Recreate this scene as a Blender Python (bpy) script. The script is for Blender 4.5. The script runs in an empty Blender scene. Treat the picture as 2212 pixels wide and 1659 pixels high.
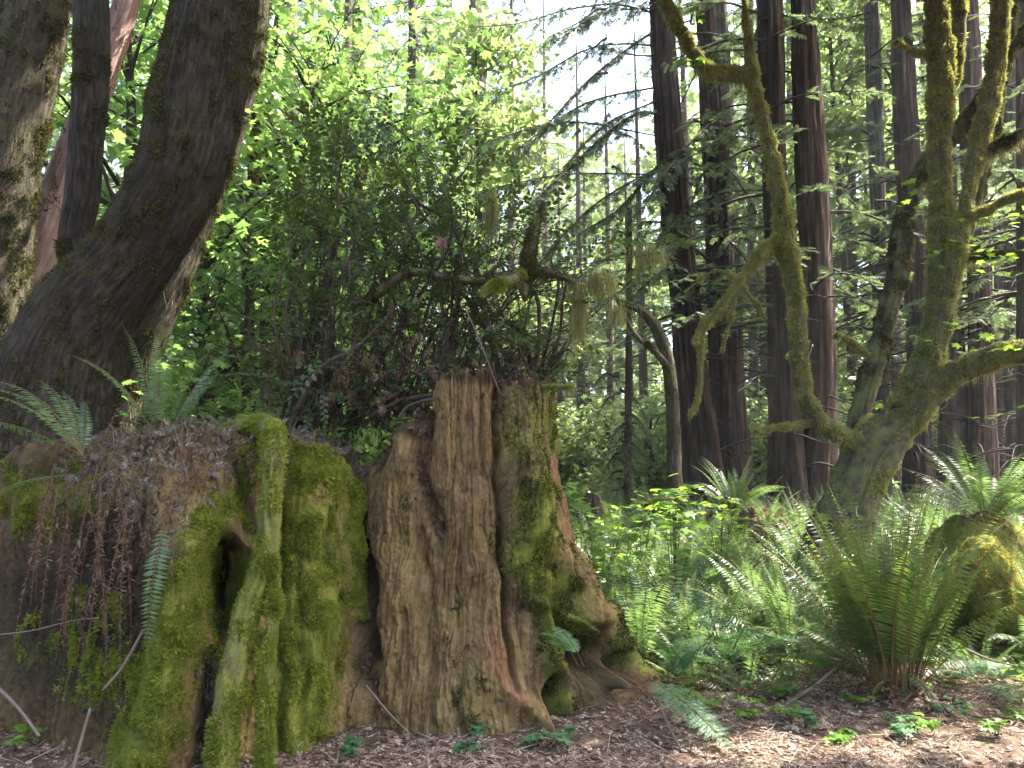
import bpy, math
import numpy as np
from mathutils import Vector

sc = bpy.context.scene
COL = sc.collection
PI = math.pi
R_ = np.random.default_rng(11)

# ------------------------------------------------------------------ camera maths
F_PX, CX, CY = 1609.0, 1106.0, 829.5
PITCH = math.radians(8.5)
CAM = np.array([0.0, 0.0, 1.5])
cp, sp = math.cos(PITCH), math.sin(PITCH)

def at(x, y, Y):
    """world point that stands at distance Y along +Y and appears at (x, y) of the 2212 px wide photograph"""
    a = (x - CX) / F_PX
    b = -(y - CY) / F_PX
    d = np.array([a, cp - b * sp, sp + b * cp])
    return CAM + d * (Y / d[1])

def proj(V):
    p = V - CAM
    zf = p[:, 1] * cp + p[:, 2] * sp
    yu = -p[:, 1] * sp + p[:, 2] * cp
    zf = np.maximum(zf, 0.05)
    return CX + F_PX * p[:, 0] / zf, CY - F_PX * yu / zf

def m_per_px(Y):
    return Y / F_PX

# ------------------------------------------------------------------ noise
def _h(ix, iy, iz):
    h = (ix * 73856093) ^ (iy * 19349663) ^ (iz * 83492791)
    h = (h ^ (h >> 13)) * 1274126177
    h = h & 0x7fffffff
    h = (h ^ (h >> 16))
    return (h & 0xffff) / 65535.0

def noise(x, y, z):
    x = np.asarray(x, float); y = np.asarray(y, float) + 0 * x; z = np.asarray(z, float) + 0 * x
    x = x + 0 * y
    ix, iy, iz = np.floor(x).astype(np.int64), np.floor(y).astype(np.int64), np.floor(z).astype(np.int64)
    fx, fy, fz = x - ix, y - iy, z - iz
    fx = fx * fx * (3 - 2 * fx); fy = fy * fy * (3 - 2 * fy); fz = fz * fz * (3 - 2 * fz)
    r = 0
    for dx in (0, 1):
        wx = fx if dx else 1 - fx
        for dy in (0, 1):
            wy = fy if dy else 1 - fy
            for dz in (0, 1):
                wz = fz if dz else 1 - fz
                r = r + wx * wy * wz * _h(ix + dx, iy + dy, iz + dz)
    return r * 2 - 1

def fbm(x, y, z, o=3):
    a, r = 1.0, 0
    for k in range(o):
        r = r + a * noise(x * 2 ** k + 7.3 * k, y * 2 ** k, z * 2 ** k)
        a *= 0.5
    return r / 1.75

def sstep(a, b, x):
    t = np.clip((x - a) / (b - a), 0, 1)
    return t * t * (3 - 2 * t)

def nrm(v):
    return v / np.maximum(np.linalg.norm(v, axis=-1, keepdims=True), 1e-9)

# ------------------------------------------------------------------ geometry container
class Geo:
    def __init__(self):
        self.v, self.f, self.uv, self.at, self.n = [], [], [], [], 0
    def add(self, V, faces, mi=0, uv=None, attr=None):
        V = np.asarray(V, float).reshape(-1, 3)
        self.v.append(V)
        for f in (faces if isinstance(faces, list) else [faces]):
            if len(f):
                self.f.append((np.asarray(f, np.int64) + self.n, mi))
        self.uv.append(np.zeros((len(V), 2)) if uv is None else uv)
        self.at.append(np.zeros((len(V), 3)) if attr is None else attr)
        self.n += len(V)
        return self
    def mesh(self, name, mats, smooth=False, uv=False, attr=False, origin=None):
        V = np.concatenate(self.v)
        if origin is not None:
            V = V - np.asarray(origin)
        me = bpy.data.meshes.new(name)
        me.vertices.add(len(V)); me.vertices.foreach_set('co', V.ravel())
        li = np.concatenate([f.ravel() for f, _ in self.f])
        sizes = np.concatenate([np.full(len(f), f.shape[1]) for f, _ in self.f])
        mi = np.concatenate([np.full(len(f), m) for f, m in self.f])
        me.loops.add(len(li)); me.loops.foreach_set('vertex_index', li.astype(np.int32))
        me.polygons.add(len(sizes))
        me.polygons.foreach_set('loop_start', np.concatenate([[0], np.cumsum(sizes)[:-1]]).astype(np.int32))
        me.polygons.foreach_set('material_index', mi.astype(np.int32))
        if smooth:
            me.polygons.foreach_set('use_smooth', np.ones(len(sizes), bool))
        if uv:
            u = np.concatenate(self.uv)
            me.uv_layers.new(name='UVMap').data.foreach_set('uv', u[li].ravel())
        if attr:
            a = np.concatenate(self.at)
            ca = me.attributes.new('paint', 'FLOAT_VECTOR', 'POINT')
            ca.data.foreach_set('vector', a.ravel())
        for m in mats:
            me.materials.append(m)
        me.update(calc_edges=True)
        return me

def link(name, me, parent=None, loc=None):
    o = bpy.data.objects.new(name, me)
    COL.objects.link(o)
    if parent is not None:
        o.parent = parent
    if loc is not None:
        o.location = loc
    return o

def tag(o, label=None, cat=None, group=None, kind=None):
    if label: o['label'] = label
    if cat: o['category'] = cat
    if group: o['group'] = group
    if kind: o['kind'] = kind
    return o

def thing(name, label, cat, loc=(0, 0, 0), group=None):
    o = bpy.data.objects.new(name, None)
    o.empty_display_size = 0.1
    COL.objects.link(o)
    o.location = [float(c) for c in loc]
    return tag(o, label, cat, group)

def wloc(o):
    p = np.zeros(3)
    while o is not None:
        p += np.array(o.location); o = o.parent
    return p

def part(name, geo, mats, parent, smooth=False, uv=False, attr=False):
    """geo is in world coordinates; the part's origin stays at its parent's"""
    me = geo.mesh(name, mats if isinstance(mats, list) else [mats], smooth, uv, attr, origin=wloc(parent))
    return link(name, me, parent)

def solo(name, geo, mats, label, cat, loc=(0, 0, 0), group=None, kind=None, smooth=False, uv=False, attr=False):
    me = geo.mesh(name, mats if isinstance(mats, list) else [mats], smooth, uv, attr, origin=loc)
    return tag(link(name, me, None, [float(c) for c in loc]), label, cat, group, kind)

# ------------------------------------------------------------------ curves and tubes
def resample(pts, step):
    P = np.asarray(pts, float)
    if len(P) == 2:
        P = np.vstack([P[0], (P[0] + P[1]) / 2, P[1]])
    Q = np.vstack([2 * P[0] - P[1], P, 2 * P[-1] - P[-2]])
    out = []
    for i in range(1, len(Q) - 2):
        L = np.linalg.norm(Q[i + 1, :3] - Q[i, :3])
        n = max(2, int(math.ceil(L / step)))
        t = np.linspace(0, 1, n, endpoint=False)[:, None]
        a, b, c, d = Q[i - 1], Q[i], Q[i + 1], Q[i + 2]
        out.append(0.5 * (2 * b + (c - a) * t + (2 * a - 5 * b + 4 * c - d) * t * t + (3 * b - a - 3 * c + d) * t ** 3))
    out.append(P[-1:])
    return np.vstack(out)

def frames_along(C):
    T = nrm(np.gradient(C, axis=0))
    N = np.zeros_like(T)
    ref = np.array([0, 0, 1.0]) if abs(T[0, 2]) < 0.9 else np.array([0, -1.0, 0])
    n = ref - T[0] * ref.dot(T[0]); n /= np.linalg.norm(n)
    for i in range(len(T)):
        n = n - T[i] * n.dot(T[i]); n /= max(np.linalg.norm(n), 1e-9)
        N[i] = n
    return T, N, np.cross(T, N)

def tube(pts, step=0.05, n=12, disp=None, cap=True):
    """pts: rows x y z r.  returns V, faces, uv (metres round, metres along)"""
    C = resample(pts, step)
    c, r = C[:, :3], np.maximum(C[:, 3], 1e-4)
    T, N, B = frames_along(c)
    s = np.concatenate([[0], np.cumsum(np.linalg.norm(np.diff(c, axis=0), axis=1))])
    a = np.linspace(0, 2 * PI, n, endpoint=False)
    ca, sa = np.cos(a), np.sin(a)
    dirs = N[:, None, :] * ca[None, :, None] + B[:, None, :] * sa[None, :, None]
    rad = r[:, None] + np.zeros((1, n))
    if disp is not None:
        rad = rad + disp(a[None, :] + 0 * rad, s[:, None] + 0 * rad, rad, dirs)
    V = c[:, None, :] + dirs * rad[:, :, None]
    m = len(c)
    i, j = np.meshgrid(np.arange(m - 1), np.arange(n), indexing='ij')
    q = np.stack([i * n + j, i * n + (j + 1) % n, (i + 1) * n + (j + 1) % n, (i + 1) * n + j], -1).reshape(-1, 4)
    V = V.reshape(-1, 3)
    rm = float(np.mean(r))
    U = np.stack([(a[None, :] * rm + 0 * rad), s[:, None] + 0 * rad], -1).reshape(-1, 2)
    F = [q]
    if cap:
        V = np.vstack([V, c[-1] + T[-1] * r[-1] * 0.4, c[0]])
        U = np.vstack([U, [0, s[-1]], [0, 0]])
        k = np.arange(n)
        F.append(np.stack([(m - 1) * n + k, (m - 1) * n + (k + 1) % n, np.full(n, m * n)], -1))
        F.append(np.stack([(k + 1) % n, k, np.full(n, m * n + 1)], -1))
    return V, F, U

def twigs(paths, step=0.15, n=4):
    g = Geo()
    for p in paths:
        V, F, U = tube(p, step, n, cap=False)
        g.add(V, F, 0, U)
    return g

def frame(d, up):
    """matrices whose columns are side, d, normal"""
    d = nrm(np.asarray(d, float)); up = np.asarray(up, float) + 0 * d
    s = nrm(np.cross(d, up) + 1e-6)
    nn = np.cross(s, d)
    return np.stack([s, d, nn], -1)

def inst(T, F, pos, M, scale):
    """copies of a small template: vertices (k,3), faces list, at pos (n,3) with matrices (n,3,3) and scale (n,) or (n,3)"""
    T = np.asarray(T, float); n, k = len(pos), len(T)
    S = np.asarray(scale, float)
    L = T[None] * (S[:, None, None] if S.ndim == 1 else S[:, None, :])
    V = np.einsum('nij,nkj->nki', M, L) + pos[:, None, :]
    out = []
    for f in F:
        f = np.asarray(f)
        out.append((f[None] + (np.arange(n) * k)[:, None, None]).reshape(-1, f.shape[1]))
    return V.reshape(-1, 3), out

def rdir(n, rng=R_):
    return nrm(rng.normal(size=(n, 3)))

def sample_surface(V, quads, n, w=None, rng=R_):
    a, b, c, d = (V[quads[:, k]] for k in range(4))
    nn = np.cross(c - a, d - b)
    area = np.linalg.norm(nn, axis=1) * 0.5
    N = nn / np.maximum(area[:, None] * 2, 1e-12)
    wt = area.copy()
    if w is not None:
        wt = wt * w[quads].mean(1)
    cw = np.cumsum(wt)
    k = np.searchsorted(cw, rng.random(n) * cw[-1])
    k = np.minimum(k, len(quads) - 1)
    u, v = rng.random((2, n, 1))
    p = (a[k] * (1 - u) + b[k] * u) * (1 - v) + (d[k] * (1 - u) + c[k] * u) * v
    return p, N[k], k

TUFT = np.array([[-.5, 0, 0], [.5, 0, 0], [.12, 1, .18]])
TUFT_F = [np.array([[0, 1, 2]])]

def tufts(p, N, size, wid=0.35, up=0.25, spread=0.8, rng=R_):
    n = len(p)
    d = nrm(N + rdir(n, rng) * spread + np.array([0, 0, up]))
    M = frame(d, rdir(n, rng))
    s = size * rng.uniform(.5, 1.35, n) * (.5 + 1.25 * np.clip(noise(p[:, 0] * 11, p[:, 1] * 11, p[:, 2] * 9) + .35, 0, 1))
    sc_ = np.stack([s * wid, s, s], -1)
    return inst(TUFT, TUFT_F, p - N * 0.002, M, sc_)

def beard(points, lengths, wid=0.006, rng=R_):
    """hanging strands of moss: long thin wavy slips, two quads and a tip each"""
    n = len(points)
    T = np.array([[-.5, 0, 0], [.5, 0, 0], [.42, -.45, .0], [-.42, -.45, .0], [.0, -1, 0]])
    F = [np.array([[0, 1, 2, 3]]), np.array([[3, 2, 4]])]
    az = rng.uniform(0, 2 * PI, n)
    s = np.stack([np.cos(az), np.sin(az), 0 * az], -1)
    dn = nrm(np.stack([rng.normal(0, .13, n), rng.normal(0, .13, n), -np.ones(n)], -1))
    d = -dn
    nn = nrm(np.cross(s, d)); s = np.cross(d, nn)
    M = np.stack([s, d, nn], -1)
    w = wid * rng.uniform(.35, 1.1, n)
    V, FF = inst(T, F, points, M, np.stack([w, lengths, w], -1))
    V = V.reshape(n, 5, 3)
    k = np.array([0, 0, .35, .35, 1.0])[None, :, None]
    V = V + rng.normal(0, .07, (n, 1, 3)) * np.array([1, 1, .3]) * np.asarray(lengths)[:, None, None] * k * (1 + rng.normal(0, .8, (n, 1, 1)) * (1 - k))
    return V.reshape(-1, 3), FF

# ------------------------------------------------------------------ materials
def nodes(name):
    m = bpy.data.materials.new(name); m.use_nodes = True
    nt = m.node_tree; nt.nodes.clear()
    out = nt.nodes.new('ShaderNodeOutputMaterial')
    return m, nt, out

def N_(nt, t, **kw):
    n = nt.nodes.new(t)
    for k, v in kw.items():
        if k.startswith('i_'):
            n.inputs[k[2:].replace('_', ' ')].default_value = v
        else:
            setattr(n, k, v)
    return n

def ramp(nt, stops):
    r = nt.nodes.new('ShaderNodeValToRGB')
    e = r.color_ramp.elements
    while len(e) < len(stops): e.new(0.5)
    for el, (p, c) in zip(e, stops):
        el.position = p; el.color = (*c, 1)
    return r

def leaf_mat(name, cols, trans_col, trans=0.4, rough=0.45, spec=0.35, objvar=0.0, patch=0.0, pscale=3.0):
    m, nt, out = nodes(name)
    L = nt.links.new
    ge = N_(nt, 'ShaderNodeNewGeometry')
    k = len(cols)
    r = ramp(nt, [(i / max(1, k - 1), c) for i, c in enumerate(cols)])
    val = ge.outputs['Random Per Island']
    if objvar:
        oi = N_(nt, 'ShaderNodeObjectInfo')
        mx = N_(nt, 'ShaderNodeMath', operation='MULTIPLY_ADD'); mx.inputs[1].default_value = 1 - objvar
        sc2 = N_(nt, 'ShaderNodeMath', operation='MULTIPLY'); sc2.inputs[1].default_value = objvar
        L(oi.outputs['Random'], sc2.inputs[0]); L(val, mx.inputs[0]); L(sc2.outputs[0], mx.inputs[2])
        val = mx.outputs[0]
    if patch:
        tc = N_(nt, 'ShaderNodeTexCoord')
        nz = N_(nt, 'ShaderNodeTexNoise', i_Scale=pscale, i_Detail=4.0, i_Roughness=.65)
        L(tc.outputs['Object'], nz.inputs['Vector'])
        mr = N_(nt, 'ShaderNodeMapRange'); mr.inputs['From Min'].default_value = .3; mr.inputs['From Max'].default_value = .7
        L(nz.outputs[0], mr.inputs[0])
        mf = N_(nt, 'ShaderNodeMix', data_type='FLOAT'); mf.inputs[0].default_value = patch
        L(val, mf.inputs[2]); L(mr.outputs[0], mf.inputs[3]); val = mf.outputs[0]
    L(val, r.inputs[0])
    b = N_(nt, 'ShaderNodeBsdfPrincipled', i_Roughness=rough)
    b.inputs['Specular IOR Level'].default_value = spec
    L(r.outputs[0], b.inputs['Base Color'])
    t = N_(nt, 'ShaderNodeBsdfTranslucent')
    mc = N_(nt, 'ShaderNodeMix', data_type='RGBA', blend_type='MIX')
    mc.inputs[0].default_value = 0.55
    mc.inputs[7].default_value = (*trans_col, 1)
    g2 = N_(nt, 'ShaderNodeMix', data_type='RGBA', blend_type='ADD'); g2.inputs[0].default_value = 1.0
    L(r.outputs[0], g2.inputs[6]); L(r.outputs[0], g2.inputs[7])
    L(g2.outputs[2], mc.inputs[6]); L(mc.outputs[2], t.inputs[0])
    mi = N_(nt, 'ShaderNodeMixShader'); mi.inputs[0].default_value = trans
    L(b.outputs[0], mi.inputs[1]); L(t.outputs[0], mi.inputs[2]); L(mi.outputs[0], out.inputs[0])
    return m

def bark_mat(name, dark, mid, light, su=30.0, sv=2.0, bump=0.6, moss=None, moss_amt=0.0, rough=0.95, dist=0.02):
    """streaky bark from the mesh's own UV (metres round / metres along), with moss patches"""
    m, nt, out = nodes(name)
    L = nt.links.new
    uv = N_(nt, 'ShaderNodeUVMap')
    mp = N_(nt, 'ShaderNodeMapping'); mp.inputs['Scale'].default_value = (su, sv, 1)
    L(uv.outputs[0], mp.inputs[0])
    n1 = N_(nt, 'ShaderNodeTexNoise', i_Scale=1.0, i_Detail=6.0, i_Roughness=0.65, i_Distortion=0.4)
    L(mp.outputs[0], n1.inputs['Vector'])
    r = ramp(nt, [(0.30, dark), (0.5, mid), (0.72, light)])
    L(n1.outputs[0], r.inputs[0])
    tc = N_(nt, 'ShaderNodeTexCoord')
    n2 = N_(nt, 'ShaderNodeTexNoise', i_Scale=2.3, i_Detail=5.0, i_Roughness=0.6)
    L(tc.outputs['Object'], n2.inputs['Vector'])
    v = N_(nt, 'ShaderNodeMapRange'); v.inputs['From Min'].default_value = .3; v.inputs['From Max'].default_value = .7
    v.inputs['To Min'].default_value = .6; v.inputs['To Max'].default_value = 1.35
    L(n2.outputs[0], v.inputs[0])
    mul = N_(nt, 'ShaderNodeMix', data_type='RGBA', blend_type='MULTIPLY'); mul.inputs[0].default_value = 1
    L(r.outputs[0], mul.inputs[6]); L(v.outputs[0], mul.inputs[7])
    col = mul.outputs[2]
    if moss:
        n3 = N_(nt, 'ShaderNodeTexNoise', i_Scale=5.0, i_Detail=8.0, i_Roughness=0.7)
        L(tc.outputs['Object'], n3.inputs['Vector'])
        mr = N_(nt, 'ShaderNodeMapRange'); mr.inputs['From Min'].default_value = .62 - .3 * moss_amt; mr.inputs['From Max'].default_value = .74 - .3 * moss_amt
        L(n3.outputs[0], mr.inputs[0])
        mm = N_(nt, 'ShaderNodeMix', data_type='RGBA', blend_type='MIX')
        L(mr.outputs[0], mm.inputs[0]); L(col, mm.inputs[6]); mm.inputs[7].default_value = (*moss, 1)
        col = mm.outputs[2]
    b = N_(nt, 'ShaderNodeBsdfPrincipled', i_Roughness=rough)
    b.inputs['Specular IOR Level'].default_value = 0.2
    L(col, b.inputs['Base Color'])
    n4 = N_(nt, 'ShaderNodeTexNoise', i_Scale=90.0, i_Detail=4.0)
    L(tc.outputs['Object'], n4.inputs['Vector'])
    ad = N_(nt, 'ShaderNodeMath', operation='MULTIPLY_ADD'); ad.inputs[1].default_value = .3
    L(n4.outputs[0], ad.inputs[0]); L(n1.outputs[0], ad.inputs[2])
    bp = N_(nt, 'ShaderNodeBump'); bp.inputs['Strength'].default_value = bump; bp.inputs['Distance'].default_value = dist
    L(ad.outputs[0], bp.inputs['Height']); L(bp.outputs[0], b.inputs['Normal'])
    L(b.outputs[0], out.inputs[0])
    return m

def plain_mat(name, cols, rough=0.9, spec=0.2, scale=8.0, bump=0.3, trans=0.0):
    m, nt, out = nodes(name)
    L = nt.links.new
    tc = N_(nt, 'ShaderNodeTexCoord'); ge = N_(nt, 'ShaderNodeNewGeometry')
    n1 = N_(nt, 'ShaderNodeTexNoise', i_Scale=scale, i_Detail=6.0, i_Roughness=.65)
    L(tc.outputs['Object'], n1.inputs['Vector'])
    ad = N_(nt, 'ShaderNodeMath', operation='MULTIPLY_ADD'); ad.inputs[1].default_value = .6
    su = N_(nt, 'ShaderNodeMath', operation='SUBTRACT'); su.inputs[1].default_value = .5
    L(ge.outputs['Random Per Island'], su.inputs[0]); L(su.outputs[0], ad.inputs[0]); L(n1.outputs[0], ad.inputs[2])
    r = ramp(nt, [(.25 + .5 * i / max(1, len(cols) - 1), c) for i, c in enumerate(cols)])
    L(ad.outputs[0], r.inputs[0])
    b = N_(nt, 'ShaderNodeBsdfPrincipled', i_Roughness=rough); b.inputs['Specular IOR Level'].default_value = spec
    L(r.outputs[0], b.inputs['Base Color'])
    bp = N_(nt, 'ShaderNodeBump'); bp.inputs['Strength'].default_value = bump; bp.inputs['Distance'].default_value = .01
    L(n1.outputs[0], bp.inputs['Height']); L(bp.outputs[0], b.inputs['Normal'])
    sh = b.outputs[0]
    if trans:
        t = N_(nt, 'ShaderNodeBsdfTranslucent'); L(r.outputs[0], t.inputs[0])
        mi = N_(nt, 'ShaderNodeMixShader'); mi.inputs[0].default_value = trans
        L(sh, mi.inputs[1]); L(t.outputs[0], mi.inputs[2]); sh = mi.outputs[0]
    L(sh, out.inputs[0])
    return m

def stump_mat(name):
    """decayed redwood: 'paint' x = moss, y = red heartwood, z = dark wood and bark, also shade painted on the left slab, in hollows and grooves; grain follows UV"""
    m, nt, out = nodes(name)
    L = nt.links.new
    at_ = N_(nt, 'ShaderNodeAttribute', attribute_name='paint')
    sx = N_(nt, 'ShaderNodeSeparateXYZ'); L(at_.outputs['Vector'], sx.inputs[0])
    uv = N_(nt, 'ShaderNodeUVMap')
    mp = N_(nt, 'ShaderNodeMapping'); mp.inputs['Scale'].default_value = (26, 3.2, 1); L(uv.outputs[0], mp.inputs[0])
    n1 = N_(nt, 'ShaderNodeTexNoise', i_Scale=1.0, i_Detail=8.0, i_Roughness=.68, i_Distortion=1.1); L(mp.outputs[0], n1.inputs['Vector'])
    tc0 = N_(nt, 'ShaderNodeTexCoord')
    nI = N_(nt, 'ShaderNodeTexNoise', i_Scale=21.0, i_Detail=8.0, i_Roughness=.72, i_Distortion=.6); L(tc0.outputs['Object'], nI.inputs['Vector'])
    nB = N_(nt, 'ShaderNodeTexNoise', i_Scale=2.6, i_Detail=4.0, i_Roughness=.6); L(tc0.outputs['Object'], nB.inputs['Vector'])
    e1 = N_(nt, 'ShaderNodeMath', operation='MULTIPLY_ADD'); e1.inputs[1].default_value = .62; L(n1.outputs[0], e1.inputs[0])
    e2 = N_(nt, 'ShaderNodeMath', operation='MULTIPLY_ADD'); e2.inputs[1].default_value = .46; e2.inputs[2].default_value = -.19; L(nI.outputs[0], e2.inputs[0])
    e3 = N_(nt, 'ShaderNodeMath', operation='MULTIPLY_ADD'); e3.inputs[1].default_value = .30; L(nB.outputs[0], e3.inputs[0]); L(e2.outputs[0], e3.inputs[2])
    L(e3.outputs[0], e1.inputs[2])
    n1 = e1
    r = ramp(nt, [(.22, (.025, .014, .006)), (.40, (.12, .070, .028)), (.55, (.225, .145, .062)), (.76, (.36, .255, .13))])
    L(n1.outputs[0], r.inputs[0])
    rr = ramp(nt, [(.28, (.045, .018, .010)), (.5, (.18, .082, .042)), (.75, (.31, .17, .10))]); L(n1.outputs[0], rr.inputs[0])
    m1 = N_(nt, 'ShaderNodeMix', data_type='RGBA'); L(sx.outputs[1], m1.inputs[0]); L(r.outputs[0], m1.inputs[6]); L(rr.outputs[0], m1.inputs[7])
    nA = N_(nt, 'ShaderNodeTexNoise', i_Scale=3.4, i_Detail=5.0, i_Roughness=.65); L(tc0.outputs['Object'], nA.inputs['Vector'])
    rA = N_(nt, 'ShaderNodeMapRange'); rA.inputs['From Min'].default_value = .42; rA.inputs['From Max'].default_value = .72; rA.inputs['To Max'].default_value = .55
    L(nA.outputs[0], rA.inputs[0])
    mA = N_(nt, 'ShaderNodeMix', data_type='RGBA', blend_type='MULTIPLY'); L(rA.outputs[0], mA.inputs[0]); L(m1.outputs[2], mA.inputs[6]); mA.inputs[7].default_value = (.62, .78, .42, 1)
    m1 = mA
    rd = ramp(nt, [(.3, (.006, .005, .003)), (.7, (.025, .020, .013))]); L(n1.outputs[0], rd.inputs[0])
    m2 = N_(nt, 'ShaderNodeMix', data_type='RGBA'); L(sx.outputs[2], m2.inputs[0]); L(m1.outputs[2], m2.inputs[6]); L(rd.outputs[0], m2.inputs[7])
    tc = N_(nt, 'ShaderNodeTexCoord')
    n3 = N_(nt, 'ShaderNodeTexNoise', i_Scale=38.0, i_Detail=6.0, i_Roughness=.7); L(tc.outputs['Object'], n3.inputs['Vector'])
    n5 = N_(nt, 'ShaderNodeTexNoise', i_Scale=5.0, i_Detail=4.0, i_Roughness=.6); L(tc.outputs['Object'], n5.inputs['Vector'])
    ma = N_(nt, 'ShaderNodeMath', operation='MULTIPLY_ADD'); ma.inputs[1].default_value = 1.7; ma.inputs[2].default_value = -.85
    L(n3.outputs[0], ma.inputs[0])
    mb = N_(nt, 'ShaderNodeMath', operation='ADD', use_clamp=True); L(sx.outputs[0], mb.inputs[0]); L(ma.outputs[0], mb.inputs[1])
    mr = N_(nt, 'ShaderNodeMapRange'); mr.inputs['From Min'].default_value = .36; mr.inputs['From Max'].default_value = .6; L(mb.outputs[0], mr.inputs[0])
    rm = ramp(nt, [(.3, (.05, .056, .012)), (.5, (.115, .125, .02)), (.7, (.20, .20, .035))]); L(n5.outputs[0], rm.inputs[0])
    m3 = N_(nt, 'ShaderNodeMix', data_type='RGBA'); L(mr.outputs[0], m3.inputs[0]); L(m2.outputs[2], m3.inputs[6]); L(rm.outputs[0], m3.inputs[7])
    b = N_(nt, 'ShaderNodeBsdfPrincipled', i_Roughness=.92); b.inputs['Specular IOR Level'].default_value = .2
    L(m3.outputs[2], b.inputs['Base Color'])
    ad = N_(nt, 'ShaderNodeMath', operation='MULTIPLY_ADD'); ad.inputs[1].default_value = .5
    L(n3.outputs[0], ad.inputs[0]); L(n1.outputs[0], ad.inputs[2])
    bp = N_(nt, 'ShaderNodeBump'); bp.inputs['Strength'].default_value = .8; bp.inputs['Distance'].default_value = .025
    L(ad.outputs[0], bp.inputs['Height']); L(bp.outputs[0], b.inputs['Normal'])
    L(b.outputs[0], out.inputs[0])
    return m

M = {}
M['maple'] = leaf_mat('bigleaf maple leaf', [(.055, .115, .03), (.08, .15, .04), (.11, .185, .05), (.15, .215, .065)], (.27, .44, .09), .5, .5, .3)
M['bright'] = leaf_mat('sunlit shrub leaf', [(.07, .15, .02), (.11, .20, .03), (.15, .24, .035)], (.30, .45, .04), .48, .45, .35)
M['huck'] = leaf_mat('huckleberry leaf', [(.014, .026, .008), (.026, .045, .012), (.045, .070, .016), (.095, .12, .028)], (.14, .20, .025), .32, .38, .45, 0, .4, 3)
M['needle'] = leaf_mat('redwood needle', [(.035, .065, .03), (.05, .085, .038), (.075, .11, .045), (.13, .13, .06)], (.17, .23, .08), .42, .5, .35, .2)
M['far'] = leaf_mat('far broadleaf', [(.07, .115, .04), (.10, .15, .05), (.14, .19, .068), (.20, .215, .085)], (.32, .42, .13), .52, .5, .35, .25)
M['farcon'] = leaf_mat('far conifer needle', [(.045, .08, .04), (.07, .11, .05), (.11, .14, .06)], (.22, .28, .11), .45, .5, .35, .25)
M['fern'] = leaf_mat('sword fern pinna', [(.045, .092, .034), (.07, .13, .045), (.10, .165, .055)], (.24, .36, .07), .34, .33, .6, .45)
M['fernbig'] = leaf_mat('old sword fern pinna', [(.028, .06, .015), (.046, .088, .020), (.078, .115, .026)], (.19, .28, .035), .38, .36, .5, .4)
M['lady'] = leaf_mat('lady fern pinnule', [(.05, .12, .05), (.07, .15, .06), (.09, .17, .07)], (.14, .28, .07), .35, .5, .35, .2)
M['dead'] = leaf_mat('withered fern', [(.035, .020, .013), (.075, .042, .026), (.13, .08, .05), (.22, .155, .10)], (.14, .08, .04), .18, .8, .15, 0, .3, 6)
M['litter'] = leaf_mat('dead leaf litter', [(.06, .038, .026), (.15, .098, .066), (.27, .19, .14), (.50, .40, .31)], (.18, .11, .06), .12, .8, .2)
M['duff'] = leaf_mat('needle duff', [(.035, .026, .019), (.085, .064, .047), (.155, .122, .092), (.29, .24, .185)], (.14, .10, .06), .12, .85, .15, 0, .3, 7)
M['mosscover'] = plain_mat('moss mat', [(.04, .042, .012), (.10, .105, .022), (.17, .165, .035)], .95, .1, 14.0, .9)
M['rachis'] = plain_mat('fern stalk', [(.10, .06, .02), (.17, .11, .035)], .6, .3)
M['moss'] = leaf_mat('moss shoot', [(.056, .070, .012), (.122, .148, .020), (.200, .222, .032), (.32, .315, .06)], (.20, .22, .025), .3, .9, .08, 0, .6, 9)
M['mosslit'] = leaf_mat('golden moss shoot', [(.10, .10, .02), (.16, .15, .028), (.25, .22, .045)], (.3, .28, .05), .32, .9, .08)
M['mossdark'] = leaf_mat('dry brown moss', [(.020, .021, .008), (.038, .038, .013), (.066, .062, .02), (.11, .095, .032)], (.09, .085, .02), .2, .9, .08, 0, .55, 9)
M['mosslimb'] = leaf_mat('shaggy limb moss', [(.078, .082, .026), (.17, .17, .05), (.28, .27, .085), (.43, .40, .16)], (.37, .36, .10), .34, .9, .08, 0, .6, 8)
M['beard'] = leaf_mat('hanging moss strand', [(.11, .11, .04), (.17, .165, .06), (.26, .24, .10)], (.26, .26, .09), .42, .9, .08)
M['redwood'] = bark_mat('redwood bark', (.009, .005, .0035), (.050, .031, .022), (.15, .10, .075), 15, .55, 1.0, dist=.08)
M['redbark'] = bark_mat('red redwood bark', (.011, .006, .004), (.075, .044, .032), (.20, .135, .105), 15, .55, 1.0, dist=.08)
M['greybark'] = bark_mat('grey redwood bark', (.018, .013, .010), (.085, .066, .055), (.20, .17, .15), 16, .8, 1.0, moss=(.07, .08, .05), moss_amt=.2, dist=.03)
M['maplebark'] = bark_mat('maple bark', (.007, .005, .003), (.028, .021, .014), (.074, .057, .039), 30, 5.5, 1.0, moss=(.05, .05, .018), moss_amt=.15, dist=.03)
M['mossbark'] = bark_mat('moss covered bark', (.020, .015, .010), (.062, .05, .034), (.13, .11, .08), 24, 5, .9, moss=(.115, .115, .042), moss_amt=.6, dist=.03)
M['darkmossbark'] = bark_mat('dark mossy bark', (.016, .012, .008), (.055, .043, .029), (.12, .10, .075), 24, 5, 1.0, moss=(.062, .062, .02), moss_amt=.4, dist=.03)
M['pinkbark'] = bark_mat('bare weathered wood', (.14, .075, .06), (.36, .23, .19), (.50, .37, .32), 14, 2.5, .7, dist=.012)
M['twig'] = plain_mat('twig bark', [(.03, .022, .016), (.075, .055, .04)], .9, .2)
M['stick'] = plain_mat('dead stick', [(.09, .06, .045), (.20, .15, .12)], .9, .2)
M['stump'] = stump_mat('decayed redwood stump')
EXPO = 2.75
HAZE = 0.0006
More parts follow.
